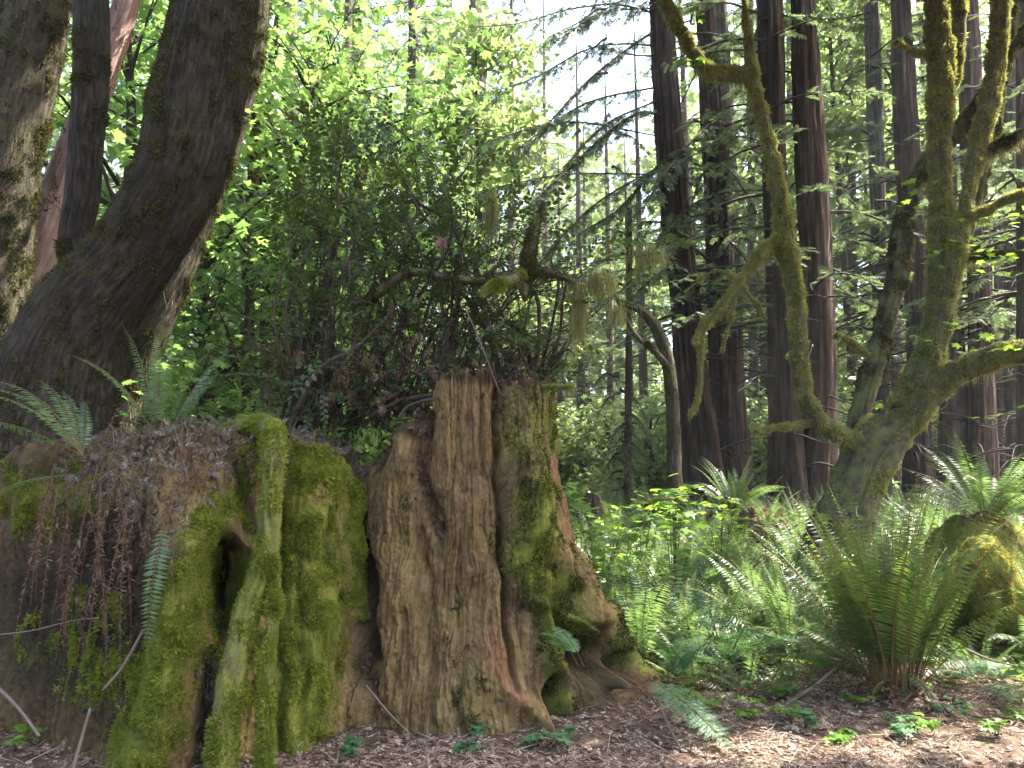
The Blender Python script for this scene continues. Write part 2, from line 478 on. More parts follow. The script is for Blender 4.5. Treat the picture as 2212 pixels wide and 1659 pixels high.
# ------------------------------------------------------------------ leaf templates
def fan(outline):
    o = np.asarray(outline, float)
    T = np.vstack([[0, 0.08, 0], o])
    n = len(o)
    k = np.arange(n)
    return T, [np.stack([np.zeros(n, int), 1 + k, 1 + (k + 1) % n], -1)]

def maple_leaf(detail=True):
    pol = [(0, 1.0), (8, .74), (15, .72), (24, .40), (34, .66), (41, .68), (50, .94), (59, .64), (67, .62), (79, .34), (93, .50), (105, .60), (118, .36), (150, .16)] if detail else \
          [(0, 1.0), (22, .45), (50, .9), (78, .38), (105, .55), (150, .2)]
    pts = [(r * math.sin(math.radians(a)), r * math.cos(math.radians(a))) for a, r in pol]
    out = [(x, y + .1, -.16 * abs(x) - .1 * max(0, y) ** 2) for x, y in pts]
    out += [(-x, y, z) for x, y, z in out[::-1] if abs(x) > 1e-6]
    return fan(out)

MAPLE, MAPLE_F = maple_leaf(True)
MAPLE2, MAPLE2_F = maple_leaf(False)
OVAL = np.array([[0, 0, 0], [.26, .3, -.02], [.25, .68, -.05], [0, 1, -.12], [-.25, .68, -.05], [-.26, .3, -.02]])
OVAL_F = [np.array([[0, 1, 2, 3], [0, 3, 4, 5]])]
LANCE = np.array([[0, 0, 0], [.5, .32, 0], [0, 1, -.06], [-.5, .32, 0]])
LANCE_F = [np.array([[0, 1, 2, 3]])]

def huck_spray(rng, L=1.0, nleaf=15):
    """a flat twig of small oval leaves, along +Y"""
    t = np.linspace(.12, 1, nleaf)
    side = np.where(np.arange(nleaf) % 2 == 0, 1.0, -1.0); side[-1] = 0
    pos = np.stack([0 * t, t * L, -.12 * t * t], -1)
    d = np.stack([side * .85 + rng.normal(0, .12, nleaf), .6 + rng.normal(0, .1, nleaf), rng.normal(0, .2, nleaf)], -1)
    M_ = frame(d, np.array([0, 0, 1.0]) + rng.normal(0, .28, (nleaf, 3)))
    V, F = inst(OVAL, OVAL_F, pos, M_, .155 * rng.uniform(.75, 1.15, nleaf) * L)
    tw = np.array([[-.008, 0, 0], [.008, 0, 0], [.003, 1, -.12], [-.003, 1, -.12]]) * [L, L, L]
    return np.vstack([V, tw]), [np.vstack([F[0], [[len(V), len(V) + 1, len(V) + 2, len(V) + 3]]])]

def needle_spray(rng, n=13):
    """flat redwood/hemlock spray of unit length along +Y made of narrow side twigs"""
    t = np.repeat(np.linspace(.06, .97, n), 2)
    side = np.tile([1.0, -1.0], n)
    t = np.clip(t + rng.normal(0, .015, 2 * n), .02, 1)
    ln = (.36 * (1 - .68 * t) + .04) * rng.uniform(.6, 1.25, 2 * n)
    d = np.stack([side * .8, .62 + rng.normal(0, .14, 2 * n), rng.normal(-.16, .14, 2 * n)], -1)
    pos = np.stack([0 * t, t, -.13 * t * t], -1)
    M_ = frame(d, np.array([0, 0, 1.0]) + rng.normal(0, .3, (2 * n, 3)))
    V, F = inst(LANCE, LANCE_F, pos, M_, np.stack([ln * .27, ln, ln], -1))
    tw = np.array([[-.012, 0, 0], [.012, 0, 0], [.004, 1.05, -.14], [-.004, 1.05, -.14]])
    k = len(V)
    return np.vstack([V, tw]), [np.vstack([F[0], [[k, k + 1, k + 2, k + 3]]])]

_r = np.random.default_rng(3)
SPRAYS = [needle_spray(_r) for _ in range(4)]
HUCKS = [huck_spray(_r, 1.0, k) for k in (11, 14, 16, 18)]

def scatter(g, temps, pos, M_, scale, mi=0, rng=R_):
    idx = rng.integers(0, len(temps), len(pos))
    for i, (T, F) in enumerate(temps):
        k = idx == i
        if k.any():
            V, FF = inst(T, F, pos[k], M_[k], scale[k])
            g.add(V, FF, mi)

# ------------------------------------------------------------------ ferns
def frond_geo(seed, L=1.0, lean=0.3, curl=1.0, npair=34, pin=0.16, wid=0.16, droop=0.25, start=.12, dead=False, roll=0.25, lacy=False):
    """one pinnate frond from the origin: starts leaning by `lean` from vertical towards +Y and arches over by `curl` radians"""
    rng = np.random.default_rng(seed)
    S = np.linspace(0, 1, 40)
    phi = lean + curl * S ** 1.6
    sway = .12 * np.sin(S * 3 + rng.uniform(0, 6)) * rng.uniform(.3, 1)
    ds = L / 39
    y = np.concatenate([[0], np.cumsum(np.sin(phi[:-1]) * ds)])
    z = np.concatenate([[0], np.cumsum(np.cos(phi[:-1]) * ds)])
    x = np.concatenate([[0], np.cumsum(sway[:-1] * ds)])
    C = np.stack([x, y, z], -1)
    g = Geo()
    rr = np.linspace(.0045, .0012, 40) * (L ** .5)
    V, F, U = tube(np.column_stack([C[::3], rr[::3]]), .2, 3, cap=False)
    g.add(V, F, 0, U)
    t = np.linspace(start, .995, npair)
    T = nrm(np.gradient(C, axis=0))
    ci = lambda A, tt: np.stack([np.interp(tt, S, A[:, k]) for k in range(3)], -1)
    rl = rng.normal(0, roll)
    prof = np.clip(np.sin(PI * np.clip((t - start * .6) / (1 - start * .6), 0, 1) ** .62), 0, 1) ** .75
    prof = np.maximum(prof, .05)
    for s_ in (1, -1):
        tt = np.clip(t + rng.normal(0, .003, npair), 0, 1)
        p, tg = ci(C, tt), nrm(ci(T, tt))
        side = np.array([1.0, 0, 0]) * s_
        nn = nrm(np.cross(np.array([1.0, 0, 0]), tg))
        sd = side * math.cos(rl) + nn * math.sin(rl) * s_
        if dead:
            d = sd * .6 + tg * rng.normal(.3, .35, (npair, 1)) + rng.normal(0, .55, (npair, 3)) + np.array([0, 0, -.35])
            ln = pin * prof * L * rng.uniform(.4, 1.0, npair)
            upv = nn + rng.normal(0, .9, (npair, 3))
        else:
            d = sd + tg * (.22 + rng.normal(0, .06, (npair, 1))) - nn * (droop + rng.normal(0, .08, (npair, 1)))
            ln = pin * prof * L * rng.uniform(.88, 1.06, npair)
            upv = nn + rng.normal(0, .12, (npair, 3)) + sd * .25
        keep = rng.random(npair) > (.15 if dead else .02)
        M_ = frame(d, upv)
        if lacy:
            # each pinna is itself a little frond of pinnules
            q = 13
            base = np.linspace(.06, .97, q)
            sub_p, sub_d, sub_l, sub_u = [], [], [], []
            for k in range(npair):
                for s2 in (1, -1):
                    pp = p[k] + M_[k][:, 1] * ln[k] * base[:, None]
                    sub_p.append(pp)
                    sub_d.append(M_[k][:, 0] * s2 * .8 + M_[k][:, 1] * .6 + rng.normal(0, .08, (q, 3)))
                    sub_l.append(ln[k] * .25 * (1 - .8 * base) + .003)
                    sub_u.append(M_[k][:, 2] + rng.normal(0, .12, (q, 3)))
            P_, D_, L_, U_ = (np.concatenate(a) for a in (sub_p, sub_d, sub_l, sub_u))
            V, F = inst(LANCE, LANCE_F, P_, frame(D_, U_), np.stack([L_ * .30, L_, L_], -1))
        else:
            wd = np.maximum(wid * ln, .004) if not dead else np.maximum(.26 * ln, .006)
            V, F = inst(LANCE, LANCE_F, p[keep], M_[keep], np.stack([wd[keep] * 1.15, ln[keep], ln[keep]], -1))
        g.add(V, F, 1)
    return g

def rot_geo(g, az, loc=(0, 0, 0), sc_=1.0, tilt=0.0):
    V = np.concatenate(g.v) * sc_
    if tilt:
        c, s = math.cos(tilt), math.sin(tilt)
        V = V @ np.array([[1, 0, 0], [0, c, -s], [0, s, c]]).T
    c, s = math.cos(az), math.sin(az)
    V = V @ np.array([[c, -s, 0], [s, c, 0], [0, 0, 1]]).T + np.asarray(loc)
    return V

def merge_rot(dst, g, az, loc, sc_=1.0, tilt=0.0):
    V = rot_geo(g, az, loc, sc_, tilt)
    off = dst.n
    dst.v.append(V); dst.uv.append(np.concatenate(g.uv)); dst.at.append(np.concatenate(g.at))
    for f, m in g.f:
        dst.f.append((f + off, m))
    dst.n += len(V)

FROND_UP = [frond_geo(100 + i, 1.0, .10 + .09 * i, .45 + .12 * i, 36, .105, .17) for i in range(4)]
FROND_MID = [frond_geo(120 + i, 1.0, .45 + .12 * i, .8 + .15 * i, 34, .11, .17) for i in range(4)]
FROND_LOW = [frond_geo(140 + i, 1.0, .95 + .1 * i, .7 + .2 * i, 34, .115, .17) for i in range(3)]
DEADF = [frond_geo(160 + i, 1.0, 1.9 + .2 * i, 1.0, 30, .12, .3, dead=True) for i in range(4)]

def clump_mesh(name, seed, n=24, big=1.0, mats=None):
    rng = np.random.default_rng(seed)
    g = Geo()
    pool = FROND_UP + FROND_MID + FROND_MID + FROND_LOW
    for k in range(n):
        fr = pool[rng.integers(len(pool))]
        a = rng.uniform(0, 2 * PI)
        merge_rot(g, fr, a, (.05 * math.cos(a), .05 * math.sin(a), 0), big * rng.uniform(.65, 1.1))
    for k in range(4):
        merge_rot(g, DEADF[rng.integers(4)], rng.uniform(0, 6.3), (0, 0, .12), big * .6, -.5)
    return g.mesh(name, mats or [M['rachis'], M['fern']])

# ------------------------------------------------------------------ crowns
def conifer_crown(seed, z0, z1, nb, lmax, dens=1.0, droop=.28, spray=.55, lowdead=0, top_taper=True, gap=.0):
    rng = np.random.default_rng(seed)
    g = Geo()
    paths, P_, D_, S_ = [], [], [], []
    for k in range(nb + lowdead):
        dead = k >= nb
        z = rng.uniform(z0, z1) if not dead else rng.uniform(max(.8, z0 * .25), z0 + 1.5)
        f = 1 - .75 * ((z - z0) / (z1 - z0)) if top_taper and not dead else 1
        Ln = lmax * f * rng.uniform(.55, 1.05) if not dead else rng.uniform(.4, 2.0)
        az = rng.uniform(0, 2 * PI)
        o = np.array([math.cos(az), math.sin(az), 0]); sd = np.array([-o[1], o[0], 0])
        up = rng.uniform(-.05, .35)
        t = np.linspace(0, 1, 7)
        bend = rng.normal(0, .12)
        c = o * (t * Ln)[:, None] + sd * (bend * Ln * t * t)[:, None]
        c[:, 2] = z + up * Ln * t - (droop + up * .8) * Ln * t ** 2 + rng.normal(0, .02, 7)
        r = np.linspace(.012 + .011 * Ln, .005, 7)
        paths.append(np.column_stack([c, r]))
        if dead:
            continue
        ns = max(4, int(Ln / .13 * dens))
        tt = rng.uniform(.12, 1, ns) ** .8
        pp = np.stack([np.interp(tt, t, c[:, i]) for i in range(3)], -1)
        s_ = rng.choice([-1.0, 1.0], ns)
        dd = o * rng.uniform(.35, .9, ns)[:, None] + sd * (s_ * rng.uniform(.5, 1.0, ns))[:, None]
        dd[:, 2] += rng.normal(-.22, .16, ns)
        P_.append(pp); D_.append(dd); S_.append(spray * rng.uniform(.55, 1.25, ns) * (1.15 - .45 * tt))
    for p in paths:
        V, F, U = tube(p, .6, 4, cap=False)
        g.add(V, F, 0, U)
    if P_:
        P_, D_, S_ = np.concatenate(P_), np.concatenate(D_), np.concatenate(S_)
        if gap:
            k = noise(P_[:, 0] * .55 + seed, P_[:, 1] * .55, P_[:, 2] * .55) > -1 + gap
            P_, D_, S_ = P_[k], D_[k], S_[k]
        up = np.array([0, 0, 1.0]) + rng.normal(0, .25, (len(P_), 3))
        scatter(g, SPRAYS, P_, frame(D_, up), S_, 1, rng)
    return g

def leafy_limbs(seed, base, z0, z1, nb, lmax, leaf, per_m, temps, spread=.35, rise=.25, flat=.5, az_range=None, droop=.25, lean=(0, 0), thick=.012):
    """side branches off a leaning axis, each carrying leaves in loose flat layers; returns Geo with slots twig, leaf"""
    rng = np.random.default_rng(seed)
    base = np.asarray(base, float)
    g = Geo()
    P_, D_ = [], []
    for k in range(nb):
        z = rng.uniform(z0, z1)
        az = rng.uniform(0, 2 * PI) if az_range is None else rng.uniform(*az_range)
        Ln = lmax * rng.uniform(.5, 1.05) * (1 - .5 * max(0, (z - z0) / max(.1, z1 - z0)) ** 2)
        o = np.array([math.cos(az), math.sin(az), 0]); sd = np.array([-o[1], o[0], 0])
        t = np.linspace(0, 1, 6)
        c = base + np.array([lean[0], lean[1], 0]) * (z - base[2]) + o * (t * Ln)[:, None] + sd * (rng.normal(0, .15) * Ln * t * t)[:, None]
        up = rng.uniform(0, rise * 2)
        c[:, 2] = z + up * Ln * t - (droop + up * .5) * Ln * t * t
        V, F, U = tube(np.column_stack([c, np.linspace(thick * (.6 + Ln * .4), .003, 6)]), .5, 4, cap=False)
        g.add(V, F, 0, U)
        ns = max(3, int(Ln * per_m))
        tt = rng.uniform(.18, 1.03, ns)
        pp = np.stack([np.interp(tt, t, c[:, i]) for i in range(3)], -1)
        lat = rng.normal(0, spread, ns) * (.5 + .6 * tt)
        pp = pp + sd * lat[:, None] + o * rng.normal(0, .12, (ns, 1))
        pp[:, 2] += rng.normal(0, .10, ns) - .15 * np.abs(lat)
        dd = o * rng.uniform(.2, 1, (ns, 1)) + sd * (np.sign(lat) * rng.uniform(.2, 1, ns))[:, None] + rng.normal(0, .35, (ns, 3))
        dd[:, 2] -= .25
        P_.append(pp); D_.append(dd)
    P_, D_ = np.concatenate(P_), np.concatenate(D_)
    up = np.array([0, 0, 1.0]) + rng.normal(0, flat, (len(P_), 3))
    scatter(g, temps, P_, frame(D_, up), leaf * rng.uniform(.55, 1.25, len(P_)), 1, rng)
    return g
# ------------------------------------------------------------------ light, sky, camera
SUN_AZ, SUN_EL = math.radians(76), math.radians(56)
SUN_D = np.array([math.cos(SUN_EL) * math.sin(SUN_AZ), math.cos(SUN_EL) * math.cos(SUN_AZ), math.sin(SUN_EL)])
w = bpy.data.worlds.new('World'); sc.world = w; w.use_nodes = True
wn = w.node_tree
bg = wn.nodes['Background']
sky = wn.nodes.new('ShaderNodeTexSky'); sky.sky_type = 'NISHITA'; sky.sun_disc = False
sky.sun_elevation = SUN_EL; sky.sun_rotation = SUN_AZ; sky.air_density = 1.0; sky.dust_density = 5.0
wn.links.new(sky.outputs[0], bg.inputs[0]); bg.inputs[1].default_value = 0.15
sl = bpy.data.lights.new('sun', 'SUN'); sl.energy = 5.0; sl.angle = math.radians(.55); sl.color = (1.0, .95, .86)
so = bpy.data.objects.new('sun', sl); COL.objects.link(so)
so.rotation_euler = Vector(SUN_D).to_track_quat('Z', 'Y').to_euler()
so.location = (20, 8, 40)
cd = bpy.data.cameras.new('camera'); co = bpy.data.objects.new('camera', cd); COL.objects.link(co)
cd.sensor_width = 36; cd.lens = 36 * F_PX / 2212; cd.clip_start = .05; cd.clip_end = 600
co.location = CAM; co.rotation_euler = (PI / 2 + PITCH, 0, 0)
sc.camera = co
sc.view_settings.view_transform = 'Standard'; sc.view_settings.look = 'None'; sc.view_settings.exposure = EXPO
sc.view_settings.gamma = 1
sc.cycles.max_bounces = 7; sc.cycles.diffuse_bounces = 4; sc.cycles.glossy_bounces = 2; sc.cycles.transmission_bounces = 4
sc.cycles.caustics_reflective = False; sc.cycles.caustics_refractive = False
sc.cycles.use_denoising = True; sc.cycles.sample_clamp_indirect = 6

# ------------------------------------------------------------------ ground
def ground_z(x, y):
    x = np.asarray(x, float); y = np.asarray(y, float)
    b = np.interp(y, [0, 6.3, 9, 15, 20, 40, 150], [0, .02, .22, .75, 1.15, 1.9, 4.0])
    near = .22 * np.exp(-((x + 3.6) / .9) ** 2 - ((y - 4.6) / .8) ** 2) + .10 * np.exp(-((x - .9) / .6) ** 2 - ((y - 5.4) / .5) ** 2)
    return b + near + .05 * fbm(x * .8, y * .8, 0.3) + .02 * fbm(x * 4, y * 4, 2.1)

def gp(x, Y, dz=0.0):
    p = at(x, CY, Y)
    return np.array([p[0], Y, float(ground_z(p[0], Y)) + dz])

gx = np.concatenate([-np.geomspace(90, 6, 40), np.linspace(-5.9, 6.9, 200), np.geomspace(7, 90, 40)])
gy = np.concatenate([np.linspace(-14, 2.9, 20), np.linspace(3, 11, 150), np.geomspace(11.1, 100, 60)])
XX, YY = np.meshgrid(gx, gy, indexing='ij')
ZZ = ground_z(XX, YY)
V = np.stack([XX, YY, ZZ], -1).reshape(-1, 3)
i, j = np.meshgrid(np.arange(len(gx) - 1), np.arange(len(gy) - 1), indexing='ij')
n_ = len(gy)
Q = np.stack([i * n_ + j, (i + 1) * n_ + j, (i + 1) * n_ + j + 1, i * n_ + j + 1], -1).reshape(-1, 4)
M['ground'] = plain_mat('forest soil', [(.03, .02, .013), (.075, .05, .033), (.14, .10, .07)], .95, .15, 9.0, .6)
g = Geo().add(V, [Q])
tag(link('forest_floor', g.mesh('forest_floor', [M['ground']], smooth=True)), kind='structure')

# ------------------------------------------------------------------ stumps
def dpoly(px, py, pts):
    d = np.full(px.shape, 1e9)
    pts = np.asarray(pts, float)
    for a, b in zip(pts[:-1], pts[1:]):
        ab = b - a
        t = np.clip(((px - a[0]) * ab[0] + (py - a[1]) * ab[1]) / (ab @ ab), 0, 1)
        d = np.minimum(d, np.hypot(px - a[0] - ab[0] * t, py - a[1] - ab[1] * t))
    return d

def ridge_(px, py, pts, hw):
    return np.exp(-(dpoly(px, py, pts) / hw) ** 2)

def blob(px, py, x, y, rx, ry, p=2):
    return np.exp(-(((px - x) / rx) ** 2 + ((py - y) / ry) ** 2) ** (p / 2))

def stump(Cxy, Rf, top_px, bumps, paints, zc, seed, n_th=620, n_v=360, zb=-.15, shoulder=None, fib=.02):
    th = np.concatenate([np.linspace(-105, 105, int(n_th * .85), endpoint=False), np.linspace(105, 255, int(n_th * .15), endpoint=False)])
    th = np.radians(th)
    nt_ = len(th)
    cx, cy = Cxy
    tx, ty = zip(*top_px)
    # rim height per angle, from the skyline
    zt = np.full(nt_, 1.9)
    for _ in range(4):
        r = Rf(th, zt)
        X, Y = cx + r * np.sin(th), cy - r * np.cos(th)
        px, _py = proj(np.stack([X, Y, zt], -1))
        py = np.interp(px, tx, ty)
        b = -(py - CY) / F_PX
        zt = 1.5 + Y * (sp + b * cp) / (cp - b * sp)
    back = sstep(1.6, 2.4, np.abs(np.where(th > PI, th - 2 * PI, th)))
    zt = zt * (1 - back) + (zc - .1) * back
    zt = zt + .035 * noise(th * 9, seed, 0) + .03 * noise(th * 26, seed, 5) + .028 * noise(th * 70, seed, 8)
    v = np.linspace(0, 1, n_v)
    TH, Vv = np.meshgrid(th, v, indexing='xy')
    Z = zb + (zt[None, :] - zb) * Vv
    R = Rf(TH, Z)
    if shoulder is not None:
        R = R - shoulder(TH, Vv)
    def pos(R):
        return np.stack([cx + R * np.sin(TH), cy - R * np.cos(TH), Z], -1)
    side_ = np.abs(np.sin(TH)) ** 2
    P0 = pos(R).reshape(-1, 3)
    px, py = proj(P0)
    px, py = px.reshape(TH.shape), py.reshape(TH.shape)
    front = sstep(-.35, .05, np.cos(TH))
    wpx = px + 10 * noise(px / 60, py / 90, seed) + 5 * noise(px / 22, py / 45, seed + 3)
    wpy = py + 10 * noise(px / 60, py / 60, seed + 9)
    d = 0
    for f, amp in bumps:
        d = d + amp * f(wpx, wpy)
    d = d * front
    db = d
    warp = TH + .05 * noise(TH * 5, Z * 2.2, seed + 1) + .02 * noise(TH * 14, Z * 6, seed + 2)
    rg = 1 - np.abs(noise(warp * 11, Z * .7, seed + 4)) * 2
    rg2 = 1 - np.abs(noise(warp * 30, Z * 1.5, seed + 5)) * 2
    lump_ = noise(TH * 7, Z * 3.2, seed + 21) + .5 * noise(TH * 16, Z * 8, seed + 22)
    crk = np.abs(noise(warp * 13, Z * .9, seed + 11)); crk2 = np.abs(noise(warp * 34, Z * 2.2, seed + 12)); gate = sstep(-.1, .35, noise(TH * 6, Z * 2.0, seed + 13))
    step_ = np.floor(2.4 * (noise(warp * 20, Z * 1.3, seed + 14) + .3 * noise(warp * 50, Z * 9, seed + 15))) / 2.4
    slab_ = np.floor(3.0 * (noise(warp * 5.5, Z * .55, seed + 31) + .22 * noise(warp * 19, Z * 5, seed + 32) + .10 * noise(warp * 60, Z * 16, seed + 33))) / 3.0
    d = d + .032 * noise(warp * 3.5, Z * .6, seed + 6) + fib * rg * .35 + .28 * fib * rg2 + .8 * fib * step_ + .030 * lump_ + .030 * slab_
    d = d - 2.6 * fib * np.exp(-(crk / .03) ** 2) * gate - 1.1 * fib * np.exp(-(crk2 / .06) ** 2)
    d = d + .008 * noise(warp * 80, Z * 7, seed + 7) + .006 * noise(TH * 90, Z * 50, seed + 8)
    R2 = np.maximum(R + d, .08)
    P1 = pos(R2)
    P1[..., 1] += -db * side_ * .9
    pa = [np.zeros(TH.shape) for _ in range(3)]
    for f, ch, amt in paints:
        pa[ch] = np.maximum(pa[ch], amt * f(wpx, wpy) * front) if amt > 0 else pa[ch] * (1 + amt * f(wpx, wpy) * front)
    attr = np.stack([np.clip(a, 0, 1) for a in pa], -1).reshape(-1, 3)
    cush = np.clip(pa[0] - .3, 0, 1) * (.5 + .8 * noise(TH * 12, Z * 12, seed + 41) + .4 * noise(TH * 30, Z * 30, seed + 42))
    P1 = P1 + np.stack([np.sin(TH), -np.cos(TH), 0 * TH], -1) * (.030 * cush)[..., None]
    uv = np.stack([warp * .9, Z + .05 * noise(TH * 6, Z * 3, 3)], -1).reshape(-1, 2)
    m = n_v
    i, j = np.meshgrid(np.arange(m - 1), np.arange(nt_), indexing='ij')
    q = np.stack([i * nt_ + j, i * nt_ + (j + 1) % nt_, (i + 1) * nt_ + (j + 1) % nt_, (i + 1) * nt_ + j], -1).reshape(-1, 4)
    g = Geo(); g.add(P1.reshape(-1, 3), [q], 0, uv, attr)
    # the worn top
    rim = P1[-1]
    ctr = np.array([cx, cy, zc])
    rings = [rim]
    for k, rho in enumerate((.95, .86, .72, .55, .38, .2)):
        p = ctr[:2] + (rim[:, :2] - ctr[:2]) * rho
        z = rim[:, 2] * rho ** 1.3 + zc * (1 - rho ** 1.3) + .05 * noise(p[:, 0] * 5, p[:, 1] * 5, seed) * (1 - rho) * 2
        rings.append(np.column_stack([p, z]))
    VV = np.vstack(rings + [ctr[None]])
    fs = []
    k = np.arange(nt_)
    for a in range(len(rings) - 1):
        fs.append(np.stack([a * nt_ + k, a * nt_ + (k + 1) % nt_, (a + 1) * nt_ + (k + 1) % nt_, (a + 1) * nt_ + k], -1))
    q2 = np.vstack(fs)
    tri = np.stack([(len(rings) - 1) * nt_ + k, (len(rings) - 1) * nt_ + (k + 1) % nt_, np.full(nt_, len(VV) - 1)], -1)
    at2 = np.zeros((len(VV), 3)); at2[:, 2] = .55; at2[:nt_] = attr[-nt_:]
    g.add(VV, [q2, tri], 0, VV[:, :2] * 1.0, at2)
    return g, P1.reshape(-1, 3), q, attr, VV, q2

def RD(pts, hw):
    return lambda x, y: ridge_(x, y, pts, hw)
def BL(x0, y0, rx, ry, p=2):
    return lambda x, y: blob(x, y, x0, y0, rx, ry, p)

# --- the tall bare stump
def Rt(th, z):
    d = np.degrees(np.where(th > PI, th - 2 * PI, th))
    base = np.interp(z, [-.2, 0, .3, .8, 1.3, 1.8, 2.5], [.98, .94, .85, .77, .73, .70, .65])
    right = np.interp(z, [0, .1, .35, .77, 1.2, 1.6], [.50, .47, .39, .18, .04, 0]) * np.exp(-((d - 78) / 30) ** 2)
    left = np.interp(z, [0, .5, .9, 1.6, 2.3], [.10, .13, .06, .10, .0]) * np.exp(-((d + 78) / 25) ** 2)
    return base + right + left

tall_top = [(600, 1040), (780, 1040), (800, 1025), (840, 1022), (846, 935), (905, 922), (918, 955), (930, 880), (945, 815), (960, 806), (1055, 804), (1070, 822), (1090, 828), (1195, 836), (1230, 870), (1400, 1000)]
tall_b = [
    (RD([(1000, 820), (990, 1100), (965, 1400), (960, 1600)], 70), .04),
    (RD([(925, 900), (912, 1020), (930, 1090), (950, 1150)], 15), -.08),
    (RD([(850, 1050), (840, 1200), (850, 1350), (875, 1520)], 55), .05),
    (RD([(890, 950), (895, 1010)], 20), .05),
    (RD([(1072, 830), (1076, 1000), (1072, 1200), (1088, 1350), (1105, 1480)], 7), -.10),
    (RD([(1044, 850), (1050, 1020)], 6), -.05),
    (RD([(958, 1090), (945, 1210)], 16), -.05),
    (RD([(1015, 1100), (1042, 1300), (1025, 1580)], 20), .05),
    (RD([(905, 1150), (925, 1350), (935, 1560)], 9), -.045),
    (RD([(985, 1280), (1000, 1580)], 7), -.035),
    (RD([(1140, 850), (1128, 1100), (1140, 1250)], 42), .08),
    (RD([(1195, 860), (1205, 1050)], 10), -.03),
    (RD([(1120, 1000), (1160, 1130), (1230, 1240), (1290, 1330), (1330, 1420)], 34), .12),
    (RD([(1262, 1200), (1320, 1290), (1380, 1400), (1392, 1480)], 26), .10),
    (RD([(1235, 1180), (1275, 1290)], 10), -.07),
    (RD([(1150, 1300), (1195, 1440), (1238, 1560)], 18), .13),
    (BL(1207, 1500, 22, 46, 3), -.42), (BL(1286, 1408, 42, 50, 3), -.45), (BL(1350, 1445, 24, 44, 3), -.30), (BL(1240, 1560, 40, 30), -.15),
    (RD([(1225, 1330), (1300, 1400), (1312, 1470)], 9), .16),
    (RD([(1090, 1480), (1170, 1560)], 24), .10),
    (RD([(766, 1360), (768, 1560)], 24), .08),
    (RD([(800, 1180), (808, 1420)], 16), -.12),
    (BL(1060, 1240, 40, 30), .03), (BL(880, 1290, 30, 24), .035),
]
tall_p = [
    (RD([(1150, 1060), (1128, 1200), (1190, 1290), (1235, 1400)], 58), 0, .85),
    (RD([(1190, 850), (1200, 960)], 26), 0, .62), (RD([(1262, 1200), (1320, 1290), (1380, 1400)], 48), 0, .85),
    (RD([(1150, 1300), (1195, 1440), (1240, 1560)], 30), 0, .75), (RD([(1100, 840), (1105, 1000)], 24), 0, .45), (RD([(1150, 850), (1140, 1080)], 50), 0, .5),
    (RD([(1000, 1420), (1015, 1580)], 40), 0, .33), (BL(885, 1080, 20, 90), 0, .33), (BL(960, 1330, 50, 70), 0, .25),
    (BL(1200, 840, 60, 30), 0, .7), (BL(760, 1450, 40, 130), 0, .25),
    (RD([(1212, 1000), (1226, 1150)], 24), 1, 1.0), (RD([(1055, 1380), (1095, 1490)], 22), 1, .9),
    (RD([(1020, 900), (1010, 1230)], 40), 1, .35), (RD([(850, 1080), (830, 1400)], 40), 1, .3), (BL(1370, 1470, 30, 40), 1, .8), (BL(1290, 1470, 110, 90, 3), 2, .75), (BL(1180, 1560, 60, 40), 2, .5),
    (RD([(1110, 840), (1120, 1000), (1105, 1300)], 55), 2, .62), (RD([(788, 1080), (800, 1480)], 16), 2, .85),  # dark bark column, then shade painted in the gap beside the left stump
    (RD([(925, 900), (912, 1020), (930, 1090)], 18), 2, .5), (RD([(945, 812), (1090, 812)], 12), 2, .75), (RD([(880, 925), (915, 940)], 18), 2, .8),  # shade painted in the groove, then the dark broken top edges
    (BL(1207, 1500, 24, 50), 2, .9), (BL(1290, 1405, 42, 50), 2, .9), (RD([(1150, 1460), (1160, 1500)], 20), 2, .4),  # shade painted into the hollows at the root
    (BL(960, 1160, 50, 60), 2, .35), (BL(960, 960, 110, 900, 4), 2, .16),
]
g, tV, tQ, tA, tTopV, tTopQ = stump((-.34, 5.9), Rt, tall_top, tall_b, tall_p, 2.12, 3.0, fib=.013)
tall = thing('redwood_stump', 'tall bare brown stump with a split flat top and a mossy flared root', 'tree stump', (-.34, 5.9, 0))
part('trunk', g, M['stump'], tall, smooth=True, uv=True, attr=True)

def moss_cover(V, Q, A, n, size, mats, parent, name='moss', thr=.35, extra=None):
    wgt = sstep(thr - .12, thr + .25, A[:, 0] + .45 * noise(V[:, 0] * 14, V[:, 1] * 14, V[:, 2] * 9) + .25 * noise(V[:, 0] * 45, V[:, 1] * 45, V[:, 2] * 45))
    wgt = wgt * (A[:, 0] > .1)
    p, N, k = sample_surface(V, Q, n, wgt)
    Vt, Ft = tufts(p, N, size, .5, .12, .95)
    gg = Geo().add(Vt, Ft)
    return part(name, gg, mats, parent)

mo = moss_cover(tV, tQ, tA, 42000, .017, M['mossdark'], tall); tag(mo, 'dark green and brown moss on the flared root')
mo = moss_cover(tV, tQ, tA, 26000, .015, M['moss'], tall, thr=.62)

# --- the mossy stump on the left
def Rl(th, z):
    d = np.degrees(np.where(th > PI, th - 2 * PI, th))
    b = np.interp(d, [-180, -115, -88, -66, -45, -25, 0, 20, 50, 80, 110, 180], [1.15, 1.62, 1.66, 1.34, 1.16, 1.10, 1.12, 1.14, 1.10, 1.10, 1.15, 1.15])
    return b * np.interp(z, [-.2, .0, .4, 1.0, 1.9], [1.07, 1.04, 1.0, .965, .93])

